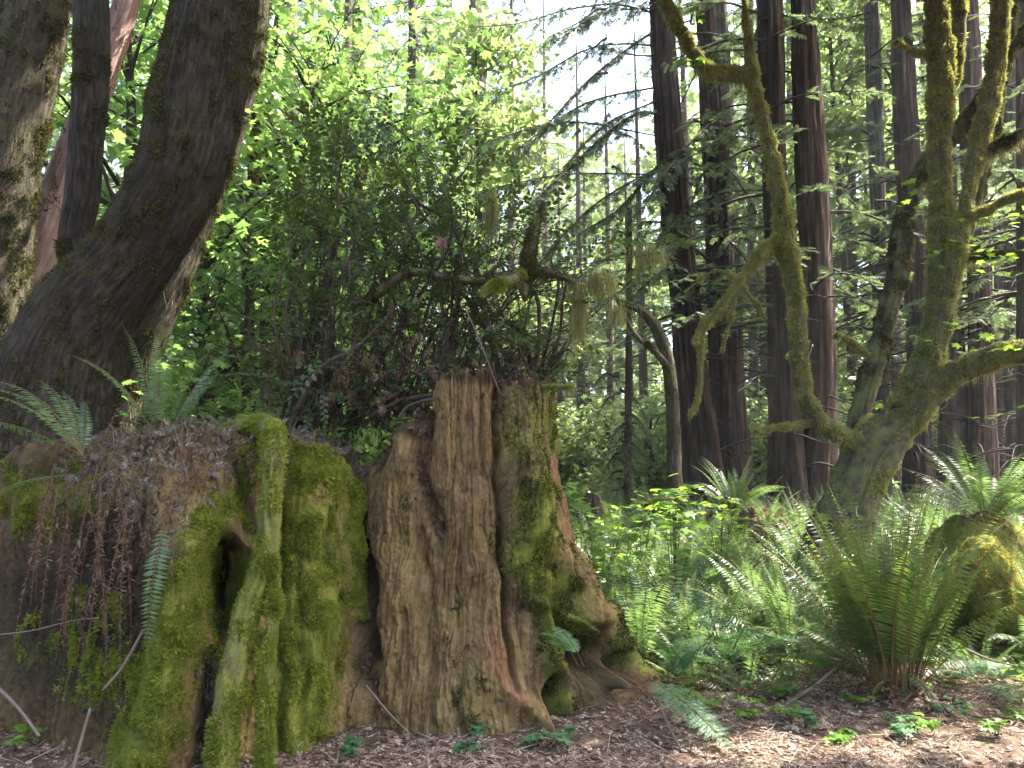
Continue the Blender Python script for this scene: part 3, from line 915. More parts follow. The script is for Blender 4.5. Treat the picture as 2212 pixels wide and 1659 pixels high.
low_top = [(-400, 1080), (0, 1060), (20, 1000), (45, 960), (85, 965), (110, 1000), (190, 965), (300, 950), (430, 940), (560, 950), (612, 952), (700, 958), (716, 985), (722, 965), (737, 966), (742, 1000), (748, 990), (765, 1060), (782, 1150), (860, 1200)]
low_b = [
    (RD([(655, 960), (660, 1200), (650, 1450), (620, 1680)], 62), .11),
    (RD([(612, 1080), (650, 1020), (700, 1025)], 14), .04), (RD([(690, 985), (700, 1000)], 25), -.05),
    (RD([(750, 1010), (768, 1200), (772, 1320)], 20), .06), (RD([(716, 1030), (728, 1300)], 7), -.05),
    (RD([(400, 1190), (385, 1350), (345, 1500), (290, 1700)], 52), .17),
    (RD([(545, 1230), (515, 1380), (490, 1520), (475, 1700)], 34), .10),
    (BL(488, 1285, 46, 118, 3), -.55), (RD([(452, 1420), (440, 1700)], 22), -.16),
    (RD([(608, 1000), (605, 1300), (600, 1680)], 9), -.06),
    (RD([(690, 1100), (700, 1400), (690, 1680)], 8), -.035), (RD([(640, 1150), (636, 1680)], 8), -.03),
    (RD([(160, 1180), (140, 1620)], 110), -.10), (RD([(60, 1000), (50, 1100)], 26), .03),
    (RD([(425, 1165), (465, 1120), (535, 1175)], 22), .09), (RD([(300, 960), (450, 985)], 60), .03),
    (RD([(520, 1000), (545, 1150)], 14), -.07),
]
low_p = [
    (RD([(655, 950), (660, 1200), (650, 1450), (620, 1690)], 84), 0, .95), (RD([(750, 1000), (768, 1200), (775, 1320)], 34), 0, .8),
    (RD([(700, 1200), (700, 1680)], 55), 0, .85),
    (RD([(410, 1250), (390, 1350), (345, 1500), (290, 1700)], 56), 0, .95), (RD([(545, 1230), (515, 1380), (480, 1700)], 34), 0, .6),
    (RD([(425, 1175), (465, 1130), (520, 1060), (540, 1000)], 34), 0, .6), (RD([(620, 955), (700, 955)], 16), 0, 1.0),
    (BL(90, 1080, 120, 70), 0, .5), (BL(200, 1400, 200, 160), 0, .22), (RD([(735, 1400), (735, 1680)], 26), 0, -.75),
    (BL(670, 1060, 22, 30), 0, -.8), (BL(655, 1330, 26, 60), 0, -.35), (BL(690, 1560, 18, 60), 0, -.4), (BL(735, 1220, 14, 60), 0, -.4),
    (BL(160, 1330, 260, 330, 4), 2, .95), (BL(60, 1030, 140, 80), 2, .75), (BL(488, 1285, 56, 130), 2, .95), (RD([(452, 1420), (440, 1700)], 24), 2, .9), (RD([(300, 960), (540, 970)], 50), 2, .7),  # trunk shade painted on the left slab, shade in cavity and chute; dark litter rim
    (BL(520, 1080, 40, 120), 2, .6), (BL(470, 1220, 34, 60), 1, .55), (RD([(608, 1000), (600, 1680)], 8), 2, .8),  # includes shade painted in the grooves beside the root
]
def low_shoulder(TH, v):
    d = np.degrees(np.where(TH > PI, TH - 2 * PI, TH))
    return .20 * np.clip((v - .80) / .20, 0, 1) ** 2 * np.exp(-((d + 12) / 32) ** 2)
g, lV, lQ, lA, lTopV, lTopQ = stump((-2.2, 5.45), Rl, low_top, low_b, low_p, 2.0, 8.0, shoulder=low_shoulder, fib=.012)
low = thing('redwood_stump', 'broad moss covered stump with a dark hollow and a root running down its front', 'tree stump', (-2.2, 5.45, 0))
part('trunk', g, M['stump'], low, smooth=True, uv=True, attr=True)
moss_cover(lV, lQ, lA, 200000, .018, M['moss'], low, thr=.16)

# --- the root that runs down over the left stump
def root_pt(x, y, Y, w):
    p = at(x, y, Y)
    return [*p, w / 2 * Y / F_PX]
def bark_disp(amp=.01, k=9, kz=3, seed=0):
    def f(a, s, r, d):
        return amp * (fbm(np.cos(a) * k * r * 4 + seed, np.sin(a) * k * r * 4, s * kz, 3)) + amp * .5 * noise(a * 3, s * 9, seed)
    return f
rt = thing('mossy_root', 'pale mossy root draped over the top of the left stump and forking down its front', 'root', at(585, 930, 4.55))
g = Geo()
mv, mq = [], []
for pts, n in (([(455, 935, 4.95, 30), (520, 925, 4.85, 34), (562, 920, 4.72, 40), (588, 932, 4.55, 46), (590, 980, 4.42, 44), (584, 1080, 4.37, 40), (580, 1180, 4.33, 40), (560, 1250, 4.27, 44), (530, 1330, 4.20, 44), (508, 1430, 4.13, 46), (490, 1540, 4.07, 50), (474, 1680, 4.0, 56), (465, 1760, 3.96, 60)], 26),
               ([(582, 1200, 4.30, 26), (592, 1270, 4.25, 22), (588, 1350, 4.19, 20), (580, 1460, 4.12, 22), (574, 1580, 4.05, 24), (566, 1760, 3.97, 30)], 16)):
    V, F, U = tube([root_pt(p[0], p[1], p[2] + (.035 if p[1] > 960 else 0), p[3] * 1.04) for p in pts], .015, n + 10, lambda a, s, r, d: bark_disp(.014, 9, 5, 2)(a, s, r, d) + .010 * noise(np.cos(a) * 3, np.sin(a) * 3, s * 7) + .007 * np.floor(2 * noise(a * 4, s * 14, 4.0)) / 2)
    g.add(V, F, 0, U); mv.append(V); mq.append(F[0])
M['rootbark'] = bark_mat('pale root bark', (.045, .038, .02), (.10, .085, .045), (.18, .155, .09), 20, 9, .6, moss=(.12, .125, .028), moss_amt=.75, dist=.01)
part('bark', g, M['rootbark'], rt, True, True)
gg = Geo()
for V, q in zip(mv, mq):
    wv = sstep(-.1, .3, noise(V[:, 0] * 9, V[:, 1] * 9, V[:, 2] * 5) + .5 * sstep(1.55, 1.85, V[:, 2]) + .3 * sstep(1.25, .8, V[:, 2]))
    p, N, k = sample_surface(V, q, 30000, wv + .30)
    gg.add(*tufts(p, N, .018, .5, .12, .95))
part('moss', gg, M['moss'], rt)
# ------------------------------------------------------------------ trunks by outline
def limb_pts(lst):
    return [root_pt(*p) for p in lst]

def furrow(amp, freq, kz, seed):
    """deep vertical bark ridges"""
    def f(a, s, r, d):
        wob = a + .12 * noise(s * .9, a * 2, seed) 
        n1 = 1 - np.abs(noise(np.cos(wob) * freq, np.sin(wob) * freq, s * kz + seed)) * 2
        n2 = 1 - np.abs(noise(np.cos(wob) * freq * 2.6, np.sin(wob) * freq * 2.6, s * kz * 2 + seed + 9)) * 2
        return amp * n1 + amp * .5 * n2 + amp * 1.4 * noise(np.cos(a) * 1.3, np.sin(a) * 1.3, s * .5 + seed)
    return f

def trunk_part(parent, pts, mat, n=40, step=.05, disp=None, name='trunk'):
    g = Geo()
    V, F, U = tube(pts, step, n, disp)
    g.add(V, F, 0, U)
    o = part(name, g, mat, parent, True, True)
    return o, V, F[0]

def trunk_moss(parent, V, q, n, size, mat, thr=.0, bias=None, scale=3.0, name='moss', spread=.9, up=.0):
    w_ = sstep(thr - .15, thr + .25, noise(V[:, 0] * scale, V[:, 1] * scale, V[:, 2] * scale) + .5 * noise(V[:, 0] * scale * 3, V[:, 1] * scale * 3, V[:, 2] * scale * 3) + (0 if bias is None else bias(V)))
    sx_, sy_ = proj(V)
    w_ = w_ * np.where((sx_ > -150) & (sx_ < 2360) & (sy_ > -150) & (sy_ < 1750), 1.0, .02)
    p, N, k = sample_surface(V, q, n, w_ + 1e-4)
    gg = Geo().add(*tufts(p, N, size, .4, up, spread))
    return part(name, gg, mat, parent)

# --- left maples
lean_px = [(30, 1620, 5.9, 420), (40, 1300, 5.9, 370), (70, 1060, 5.9, 315), (98, 950, 5.95, 276), (112, 870, 6.0, 252), (140, 770, 6.0, 234), (190, 670, 6.0, 214), (266, 575, 6.0, 192), (335, 470, 6.0, 186), (393, 360, 6.0, 190), (425, 230, 6.0, 204), (447, 100, 6.0, 192), (468, -30, 6.05, 176), (490, -200, 6.1, 165), (500, -420, 6.2, 150), (470, -900, 6.4, 120)]
t = thing('leaning_maple', 'thick dark furrowed trunk curving up from behind the mossy stump', 'tree', gp(120, 5.95))
_, V1, q1 = trunk_part(t, limb_pts(lean_px), M['maplebark'], 150, .022, lambda a, s, r, d: furrow(.011, 10, 1.8, 4)(a, s, r, d) + .035 * noise(np.cos(a) * 1.6, np.sin(a) * 1.6, s * 1.5) + .05 * np.clip(noise(np.cos(a) * 2.2 + 3, np.sin(a) * 2.2, s * 1.8) - .45, 0, 1))
trunk_moss(t, V1, q1, 60000, .024, M['mossdark'], .0, lambda V: 1.1 * sstep(3.1, 3.9, V[:, 2]) - .25 + .8 * sstep(.15, -.3, (V[:, 0] + 3.05) - .55 * (V[:, 2] - 1.5)), 2.2)
trunk_moss(t, V1, q1, 20000, .022, M['mossdark'], .15, lambda V: .9 * sstep(.1, -.5, (V[:, 0] + 3.05) - .55 * (V[:, 2] - 1.5)) - .35, 2.0)
lean_t = t

def side_trunk(label, pts, mat, mossmat, nm, n=60, msz=.028, thr=0, bias=None, amp=.007, cat='tree', name='mossy_trunk'):
    P_ = limb_pts(pts)
    d0 = (np.array(P_[0][:3]) - np.array(P_[1][:3]))
    gz = float(ground_z(P_[0][0], P_[0][1])) - .15
    if P_[0][2] > gz:
        h_ = P_[0][2] - gz
        P_ = [[P_[0][0] + d0[0] / max(-d0[2], .2) * h_ * .5, P_[0][1], gz, P_[0][3] * 1.2]] + P_
    t = thing(name, label, cat, (P_[0][0], P_[0][1], P_[0][2]))
    _, V, q = trunk_part(t, P_, mat, n, .03, furrow(amp, 8, 1.5, 2.0 + pts[0][0] * .01))
    if nm:
        trunk_moss(t, V, q, nm, msz, mossmat, thr, bias, 2.0)
    return t, V, q

tf, Vf, qf = side_trunk('wide mossy trunk cut by the left frame edge, patches of sun on it', [(-60, 1000, 7.0, 170), (-30, 700, 7.0, 150), (-8, 500, 7.0, 140), (18, 330, 7.0, 128), (52, 180, 7.0, 128), (72, 60, 7.0, 134), (90, -100, 7.05, 130), (110, -500, 7.2, 105)], M['darkmossbark'], M['mossdark'], 60000, 70, .032, -.45, name='maple_tree')
g = Geo()
k = R_.integers(0, len(Vf), 1500)
pts_ = Vf[k]; pts_ = pts_[(noise(pts_[:, 0] * 3, pts_[:, 1] * 3, pts_[:, 2] * 2) > .1)]
g.add(*beard(pts_, R_.uniform(.05, .22, len(pts_)), .008)); part('hanging_moss', g, M['beard'], tf)
side_trunk('slim upright mossy trunk rising just behind the leaning maple', [(160, 620, 6.5, 62), (160, 520, 6.5, 64), (176, 430, 6.5, 72), (186, 300, 6.5, 74), (196, 170, 6.5, 76), (197, 60, 6.5, 76), (195, -80, 6.55, 74), (190, -500, 6.7, 60)], M['maplebark'], M['mossdark'], 26000, 60, .024, -.0, name='maple_tree')
tp, Vp, qp = side_trunk('pinkish leaning trunk with its bark gone and sun on the bare wood', [(-70, 900, 7.6, 95), (-5, 740, 7.6, 84), (50, 620, 7.6, 78), (98, 500, 7.6, 74), (132, 400, 7.6, 68), (185, 260, 7.6, 64), (232, 130, 7.6, 58), (266, 30, 7.6, 52), (310, -120, 7.6, 46)], M['pinkbark'], M['mossdark'], 5000, 60, .025, .55, lambda V: .9 * sstep(3.2, 3.8, V[:, 2]), .012, name='bare_trunk')
ts, Vs, qs = side_trunk('sunlit mossy trunk half hidden behind the leaning maple', [(232, 960, 8.0, 95), (258, 880, 8.0, 84), (300, 770, 8.0, 82), (352, 650, 8.0, 78), (402, 540, 8.0, 66), (462, 400, 8.0, 54), (512, 260, 8.0, 46), (548, 130, 8.0, 42), (562, 0, 8.0, 40), (570, -200, 8, 36)], M['darkmossbark'], M['mossdark'], 30000, 60, .032, -.3, name='maple_tree')
g = Geo()
k = R_.integers(0, len(Vs), 1600); pts_ = Vs[k]; pts_ = pts_[(noise(pts_[:, 0] * 4, pts_[:, 1] * 4, pts_[:, 2] * 3) > .05)]
g.add(*beard(pts_, R_.uniform(.05, .25, len(pts_)), .008)); part('hanging_moss', g, M['beard'], ts)

# --- mossy maple on the right
mm = thing('mossy_maple', 'maple with many moss covered limbs forking from one short thick trunk among the ferns', 'tree', gp(1812, 9.0))
YM = 9.0
limbs = {
 'trunk': ([(1795, 1250, 9.0, 150), (1812, 1160, 9.0, 128), (1832, 1100, 9.0, 112), (1862, 1020, 9.0, 108), (1895, 960, 8.98, 112), (1925, 925, 8.95, 95)], 60, 'mossbark', 'moss', 6500, .02, .25),
 'limb_a': ([(1925, 940, 8.95, 90), (1960, 905, 8.9, 74), (2012, 848, 8.75, 66), (2075, 802, 8.55, 60), (2150, 772, 8.3, 58), (2215, 758, 8.1, 58), (2300, 748, 7.8, 56), (2480, 700, 7.4, 48)], 44, 'mossbark', 'moss', 7000, .022, .05),
 'limb_b': ([(1895, 985, 8.9, 60), (1850, 960, 8.85, 46), (1812, 938, 8.8, 40), (1772, 910, 8.75, 38), (1745, 868, 8.7, 38), (1732, 800, 8.65, 38), (1724, 694, 8.6, 38), (1714, 600, 8.6, 42), (1698, 536, 8.6, 46), (1688, 446, 8.6, 38), (1672, 367, 8.6, 38), (1655, 290, 8.6, 34), (1634, 208, 8.6, 34), (1624, 149, 8.6, 30), (1614, 74, 8.6, 18), (1610, 0, 8.6, 14), (1606, -120, 8.6, 10)], 32, 'mossbark', 'moss', 16000, .026, -.35),
 'limb_c': ([(1628, 175, 8.6, 30), (1600, 158, 8.55, 30), (1560, 160, 8.5, 30), (1525, 146, 8.45, 32), (1495, 109, 8.4, 34), (1470, 70, 8.35, 32), (1446, 24, 8.3, 30), (1425, -40, 8.25, 28), (1405, -150, 8.2, 24)], 28, 'mossbark', 'moss', 7000, .026, -.4),
 'limb_d': ([(1852, 1020, 9.3, 70), (1855, 920, 9.35, 58), (1870, 849, 9.4, 52), (1890, 780, 9.4, 54), (1912, 694, 9.4, 46), (1940, 590, 9.4, 50), (1950, 496, 9.4, 46), (1968, 421, 9.4, 40), (2000, 350, 9.35, 40), (2050, 300, 9.3, 40), (2090, 255, 9.2, 38), (2135, 190, 9.1, 32), (2180, 120, 9.0, 28), (2240, 30, 8.9, 24)], 34, 'mossbark', 'mossdark', 11000, .024, -.1),
 'limb_e': ([(1952, 890, 8.95, 70), (1978, 812, 9.0, 60), (2010, 744, 9.0, 52), (2028, 645, 9.0, 52), (2031, 546, 9.0, 54), (2031, 446, 9.0, 54), (2030, 347, 9.0, 52), (2030, 248, 9.0, 58), (2031, 149, 9.0, 62), (2027, 74, 9.0, 56), (2022, 0, 9.0, 50), (2016, -150, 9.0, 44), (1990, -420, 9.0, 36)], 44, 'mossbark', 'moss', 20000, .026, -.35),
 'limb_f': ([(1990, 850, 8.8, 56), (2016, 774, 8.75, 44), (2038, 694, 8.7, 40), (2053, 620, 8.7, 36), (2067, 546, 8.7, 36), (2082, 471, 8.7, 34), (2096, 397, 8.7, 34), (2112, 322, 8.7, 40), (2134, 223, 8.7, 46), (2150, 149, 8.7, 46), (2161, 50, 8.7, 42), (2168, -60, 8.7, 36), (2200, -300, 8.7, 30)], 34, 'mossbark', 'moss', 15000, .026, -.3),
 'limb_g': ([(2070, 560, 8.9, 26), (2100, 460, 8.95, 34), (2122, 370, 9.0, 34), (2142, 300, 9.0, 32), (2160, 200, 9.05, 30), (2178, 90, 9.1, 26), (2200, -60, 9.1, 22)], 26, 'mossbark', 'mossdark', 5000, .022, .0),
 'limb_h': ([(2050, 200, 9.1, 30), (2066, 120, 9.1, 36), (2072, 40, 9.1, 36), (2076, -80, 9.1, 32)], 24, 'mossbark', 'moss', 3500, .024, -.2),
 'limb_i': ([(2135, 325, 8.7, 26), (2168, 308, 8.6, 26), (2200, 290, 8.5, 22), (2260, 262, 8.3, 18)], 20, 'mossbark', 'mossdark', 3000, .026, -.2),
 'limb_j': ([(2078, 480, 8.7, 20), (2115, 461, 8.6, 18), (2165, 436, 8.5, 20), (2212, 422, 8.4, 20), (2290, 425, 8.2, 16)], 18, 'mossbark', 'moss', 3500, .024, -.4),
 'limb_k': ([(2060, 560, 8.75, 14), (2120, 552, 8.65, 12), (2212, 540, 8.5, 10), (2280, 530, 8.4, 8)], 12, 'mossbark', 'mossdark', 1600, .022, -.3),
 'limb_l': ([(1700, 512, 8.6, 22), (1674, 521, 8.55, 20), (1639, 550, 8.5, 17), (1604, 594, 8.45, 13), (1580, 630, 8.4, 10), (1548, 668, 8.35, 7), (1515, 697, 8.3, 5), (1500, 740, 8.28, 4)], 14, 'mossbark', 'moss', 4200, .026, -.5),
 'limb_m': ([(1765, 912, 8.75, 22), (1735, 915, 8.7, 16), (1700, 921, 8.6, 13), (1666, 926, 8.5, 12), (1632, 932, 8.4, 12)], 14, 'mossbark', 'moss', 1800, .022, -.3),
 'limb_p': ([(1560, 652, 8.38, 6), (1535, 690, 8.36, 8), (1515, 735, 8.34, 8), (1512, 800, 8.33, 7), (1508, 860, 8.32, 6), (1488, 905, 8.3, 4)], 10, 'mossbark', 'moss', 1800, .026, -.5),
 'limb_q': ([(1605, 592, 8.45, 8), (1590, 640, 8.44, 6), (1575, 700, 8.43, 5), (1560, 760, 8.42, 3)], 10, 'mossbark', 'moss', 900, .022, -.4),
 'limb_r': ([(1655, 690, 8.6, 8), (1620, 640, 8.6, 7), (1585, 600, 8.65, 6), (1540, 585, 8.7, 5), (1480, 630, 8.75, 3)], 10, 'mossbark', 'moss', 1500, .022, -.4),
 'limb_n': ([(1880, 770, 9.3, 16), (1850, 750, 9.2, 13), (1825, 732, 9.1, 11), (1805, 724, 9.0, 10)], 12, 'mossbark', 'moss', 900, .02, -.3),
 'limb_o': ([(2010, 125, 9.0, 16), (1985, 114, 8.9, 12), (1960, 104, 8.8, 12), (1936, 92, 8.7, 14)], 12, 'mossbark', 'moss', 1200, .022, -.5),
}
BEARD = {'limb_p': 420, 'limb_q': 120, 'limb_r': 160, 'limb_c': 1500, 'limb_l': 1300, 'limb_b': 1200, 'limb_e': 1500, 'limb_f': 1300, 'limb_j': 600, 'limb_i': 600, 'limb_k': 500, 'limb_a': 700, 'limb_h': 300, 'limb_d': 700, 'limb_m': 160}
for key, (pts, n, mat, mossm, nm, msz, thr) in limbs.items():
    P_ = [[*p[:3], p[3] * (.84 if key != 'trunk' else 1.0)] for p in limb_pts(pts)]
    lump = bark_disp(.030 if n > 25 else .012, 4, 2.6, len(key) + nm * .001)
    o, V, q = trunk_part(mm, P_, M[mat], n, .03, lump, 'trunk' if key == 'trunk' else 'limb')
    trunk_moss(o, V, q, int(nm * 2.8), msz * 1.35, M['mosslimb' if mossm == 'moss' else mossm], thr - .3, lambda V: 0, 3.0, up=-.35)
    if key in BEARD:
        C = resample(P_, .01)
        k = R_.integers(0, len(C), BEARD[key])
        c = C[k]
        keep = noise(c[:, 0] * 5 + nm, c[:, 1] * 5, c[:, 2] * 5) > -.15
        c = c[keep]
        a = R_.uniform(0, 2 * PI, len(c))
        pp = c[:, :3] + np.stack([np.cos(a), np.sin(a), 0 * a], -1) * c[:, 3:4] * .95
        pp[:, 2] -= c[:, 3] * R_.uniform(0, .8, len(c))
        ln = (.05 + .17 * np.clip(noise(c[:, 0] * 7, c[:, 1] * 7, c[:, 2] * 3) + .4, 0, 1)) * R_.uniform(.4, 1.2, len(c))
        g = Geo().add(*beard(pp, ln, .009)); part('hanging_moss', g, M['beard'], o)

def spots_ok(P_, spots):
    """False for leaves that stand between the sun and a sun fleck"""
    ok = np.ones(len(P_), bool)
    for c, r in spots:
        v = P_ - c
        a = v @ SUN_D
        d = np.linalg.norm(v - a[:, None] * SUN_D, axis=1)
        rr = r * (1 + .45 * noise(P_[:, 0] * 1.7, P_[:, 1] * 1.7, P_[:, 2] * 1.7))
        ok &= ~((a > 0) & (d < rr))
    return ok

def gpz(x, Y, z):
    p = at(x, CY, Y); return np.array([p[0], Y, z])

SPOTS = [(gpz(1450, 6.5, .4), .8), (gpz(1600, 6.4, .4), .7), (gpz(1340, 6.3, .5), .7), (gpz(1520, 7.0, .6), .6), (gp(1900, 4.8), .35), (gp(2100, 4.7), .45), (gp(1600, 4.45), .25), (gp(2220, 4.9), .6), (gp(1400, 4.4), .16), (at(330, 560, 6.0), .2), (gp(2000, 5.6), .6), (gp(2090, 6.0), 1.0), (gp(1980, 5.2), .5), (gp(2150, 5.3), .8), (gp(2250, 6.5), 1.2), (gp(1660, 4.7), .4), (gp(1480, 4.6), .25), (gp(1820, 4.6), .3), (gp(1250, 4.7), .2), (gp(1000, 4.8), .12), (gp(1560, 5.6), .2), (gpz(2000, 7.5, .8), .6), (gpz(1800, 7.5, .9), .4), (at(2030, 400, 9.0), .25), (at(2150, 120, 8.7), .5), (at(1950, 870, 8.9), .3), (at(1660, 330, 8.6), .3),
         (gpz(1400, 8.2, .7), .9), (gpz(1560, 8.0, .6), .8), (gpz(1330, 9.5, 1.0), .9), (gpz(2130, 7.2, .8), .9), (gpz(1450, 7.2, .5), .8), (gpz(1640, 7.4, .5), .7),
         (at(1500, 110, 8.4), .4), (at(60, 610, 7.6), 1.1), (at(300, 770, 8.0), .6), (at(350, 940, 5.2), .22), (at(20, 250, 7.0), .35), (gpz(1700, 10.5, .8), 1.0),
         (gpz(1500, 11.5, 1.0), 1.2), (gp(110, 4.6, .1), .12), (at(1780, 950, 15), .8), (at(1225, 1100, 5.7), .14), (at(1720, 780, 8.6), .15), (gpz(2180, 8.5, 1.0), .5), (gp(1850, 5.0), .2)]

# leaves of the maple: a few low sprays in view and high unseen crowns shaped to shade the clearing
def shade_crown(parent, seed, ctr, rad, zlo, zhi, n, leaf, name='crown', mats=None, temps=None):
    rng = np.random.default_rng(seed)
    m = int(n * 2.2)
    p = rdir(m, rng) * (rng.random((m, 1)) ** (1 / 2.4))
    P_ = np.array(ctr) + p * np.array([rad, rad, (zhi - zlo) / 2])
    P_[:, 2] += (zlo + zhi) / 2 - ctr[2]
    keep = noise(P_[:, 0] * .45 + seed, P_[:, 1] * .45, P_[:, 2] * .6) > -.25
    P_ = P_[keep]
    P_ = P_[spots_ok(P_, SPOTS)]
    # keep the crown clear of the photographed view
    px, py = proj(P_)
    P_ = P_[~((py > -60) & (py < 1800) & (px > -80) & (px < 2290) & (P_[:, 1] > .5))][:n]
    g = Geo()
    az = rng.uniform(0, 2 * PI, len(P_))
    D_ = np.stack([np.cos(az), np.sin(az), rng.normal(-.3, .3, len(P_))], -1)
    up = np.array([0, 0, 1.0]) + rng.normal(0, .35, (len(P_), 3))
    scatter(g, temps or [(MAPLE2, MAPLE2_F)], P_, frame(D_, up), leaf * rng.uniform(.6, 1.2, len(P_)), 1, rng)
    # boughs
    for k in range(14):
        e = np.array(ctr) + rdir(1, rng)[0] * np.array([rad, rad, (zhi - zlo) * .4]) * .8
        s = np.array([parent.location[0], parent.location[1], zlo - 2.0]) if k % 2 else np.array(ctr) * [1, 1, 0] + [0, 0, zlo]
        mid = (s + e) / 2 + rng.normal(0, .3, 3)
        px, py = proj(np.array([s, mid, e]))
        if ((py > -40) & (px > -50) & (px < 2260)).any():
            continue
        V, F, U = tube([[*s, .07], [*mid, .05], [*e, .012]], .5, 5, cap=False)
        g.add(V, F, 0, U)
    return part(name, g, mats or [M['twig'], M['maple']], parent)

shade_crown(lean_t, 45, (1.2, 6.8, 10.8), 5.0, 7.6, 14.5, 11000, .24)  # out-of-view crown added to shade the shrub and the left stump
shade_crown(mm, 41, (6.3, 9.4, 10.5), 5.2, 7.5, 14.5, 13000, .24)
shade_maple = thing('maple_tree', 'unseen maple added beyond the right edge, its crown placed to shade the clearing', 'tree', (7.2, 6.5, 0))  # unseen tree, added for the shade it casts on the foreground
trunk_part(shade_maple, [[7.2, 6.5, -.1, .3], [7.1, 6.6, 3, .24], [7.3, 6.4, 7, .18], [7.2, 6.8, 11, .08]], M['mossbark'], 20, .3, furrow(.01, 6, 1, 1))
shade_crown(shade_maple, 43, (6.0, 6.6, 11.0), 4.6, 7.0, 15.0, 11000, .24)

# sparse low leaf sprays on the mossy maple, seen edge on
g = Geo()
for (x, y, Y, n, rr) in [(1945, 402, 8.8, 9, .16), (2150, 520, 8.4, 26, .35), (2180, 560, 8.4, 18, .3), (2050, 705, 8.5, 6, .14), (2090, 735, 8.3, 8, .2), (2130, 760, 8.2, 8, .25), (1497, 32, 8.4, 8, .12), (1500, 130, 8.3, 9, .14), (1960, 455, 8.8, 7, .15), (2180, 470, 8.4, 12, .25), (2150, 590, 8.4, 9, .2), (1900, 870, 9, 6, .15), (1870, 905, 9.0, 5, .15), (2160, 890, 8.0, 7, .2)]:
    c = at(x, y, Y)
    p = c + R_.normal(0, 1, (n, 3)) * [rr, rr, rr * .16]
    az = R_.uniform(0, 2 * PI, n)
    D_ = np.stack([np.cos(az), np.sin(az), R_.normal(-.1, .15, n)], -1)
    V, F = inst(MAPLE, MAPLE_F, p, frame(D_, np.array([0, 0, 1.0]) + R_.normal(0, .22, (n, 3))), .09 * R_.uniform(.7, 1.2, n))
    g.add(V, F, 1)
    V, F, U = tube([[*(c - [0, -.1, .05]), .004], [*c, .003], [*p[0], .002]], .1, 4, cap=False); g.add(V, F, 0, U)
part('leaves', g, [M['twig'], M['bright']], mm)
# ------------------------------------------------------------------ redwoods 
CROWNS = {}
def crown_mesh(key, *a, mats=None, **k):
    if key not in CROWNS:
        CROWNS[key] = conifer_crown(*a, **k).mesh('crown', mats or [M['twig'], M['needle']])
    return CROWNS[key]

for i in range(4):
    crown_mesh('r%d' % i, 200 + i, 4.5, 26, 54, 3.4, 1.0, .30, .44, lowdead=34, gap=.6)

def redwood(label, pxpts, Y, mat, crown, amp=.018, H=30, group='redwoods among the ferns', n=56, cz=0.0, name='redwood_tree', crot=None, cs=1.0):
    """pxpts: outline centre and width (x, y, w) from the ground up"""
    P_ = [root_pt(x, y, Y, w) for x, y, w in pxpts]
    x0, z0 = P_[0][0], P_[0][2]
    gz = float(ground_z(x0, Y))
    d0 = np.array(P_[1][:3]) - np.array(P_[0][:3])
    base = np.array(P_[0][:3]) - d0 / max(d0[2], .1) * (z0 - gz + .15)
    P_ = [[*base, P_[0][3] * 1.12]] + P_
    top = np.array(P_[-1][:3]); dd = nrm(top - np.array(P_[-3][:3]))
    if top[2] < H:
        L = (H - top[2]) / max(dd[2], .3)
        P_ += [[*(top + dd * L * .5), P_[-1][3] * .7], [*(top + dd * L), .03]]
    t = thing(name, label, 'tree', (base[0], base[1], gz), group)
    trunk_part(t, P_, mat, n, .14, furrow(amp * 1.6, 6, .35, crown + x0))
    o = link('crown', CROWNS['r%d' % (crown % 4)], t, (0, 0, cz))
    lean = (top - base) / max(top[2] - base[2], .1)
    o.rotation_euler = (-lean[1], lean[0], crot if crot is not None else 1.7 * crown + x0)
    o.scale = (cs, cs, 1.0)
    return t

rw = M['redwood']; rb = M['redbark']; gr = M['greybark']
redwood('leftmost big redwood in the row, trunk bowed slightly and flaring over the fern mound', [(1515, 1045, 92), (1508, 960, 80), (1494, 820, 64), (1474, 600, 60), (1456, 400, 55), (1440, 200, 50), (1426, 0, 46)], 17.0, rw, 0, .028)
redwood('dark straight redwood right beside the leftmost bowed one', [(1580, 1010, 74), (1577, 900, 66), (1567, 700, 60), (1553, 450, 56), (1538, 230, 50), (1522, 0, 36)], 18.0, rw, 1, .03)
redwood('thinner redwood with sun on its bark, showing above the dark straight redwood', [(1592, 980, 34), (1580, 500, 32), (1565, 200, 30), (1556, 0, 28)], 21.0, gr, 2, .02)
redwood('blackish redwood fused at its foot with a red sunlit one', [(1704, 1085, 76), (1700, 950, 60), (1690, 750, 50), (1676, 450, 46), (1668, 200, 46), (1662, 0, 44)], 15.0, rw, 3, .03)
redwood('red barked redwood with a sunlit right edge, fused with the blackish one', [(1768, 1090, 80), (1770, 950, 66), (1768, 750, 60), (1757, 450, 54), (1744, 200, 46), (1738, 0, 44)], 15.1, rb, 4, .034)
redwood('slim grey redwood between the red barked one and the mossy maple', [(1907, 1040, 32), (1903, 690, 29), (1893, 350, 28), (1882, 0, 27)], 19.0, gr, 5, .016)
redwood('broad redwood directly behind the forked mossy maple', [(1983, 1050, 52), (1986, 760, 46), (1970, 500, 44), (1955, 250, 42), (1944, 0, 38)], 17.5, rw, 6, .024)
redwood('pale slim redwood just left of the broad one behind the mossy maple', [(1938, 1040, 26), (1930, 500, 24), (1922, 0, 22)], 23.0, gr, 7, .014)
redwood('redwood seen under the long mossy limb, furrowed and grey brown', [(2062, 1050, 62), (2058, 850, 46), (2048, 500, 36), (2040, 200, 34), (2034, 0, 32)], 18.5, gr, 8, .02)
redwood('straight redwood right of the long mossy limb fork, dark red bark', [(2122, 1050, 52), (2119, 800, 46), (2112, 540, 44), (2098, 250, 38), (2090, 0, 36)], 18.0, rb, 9, .022)
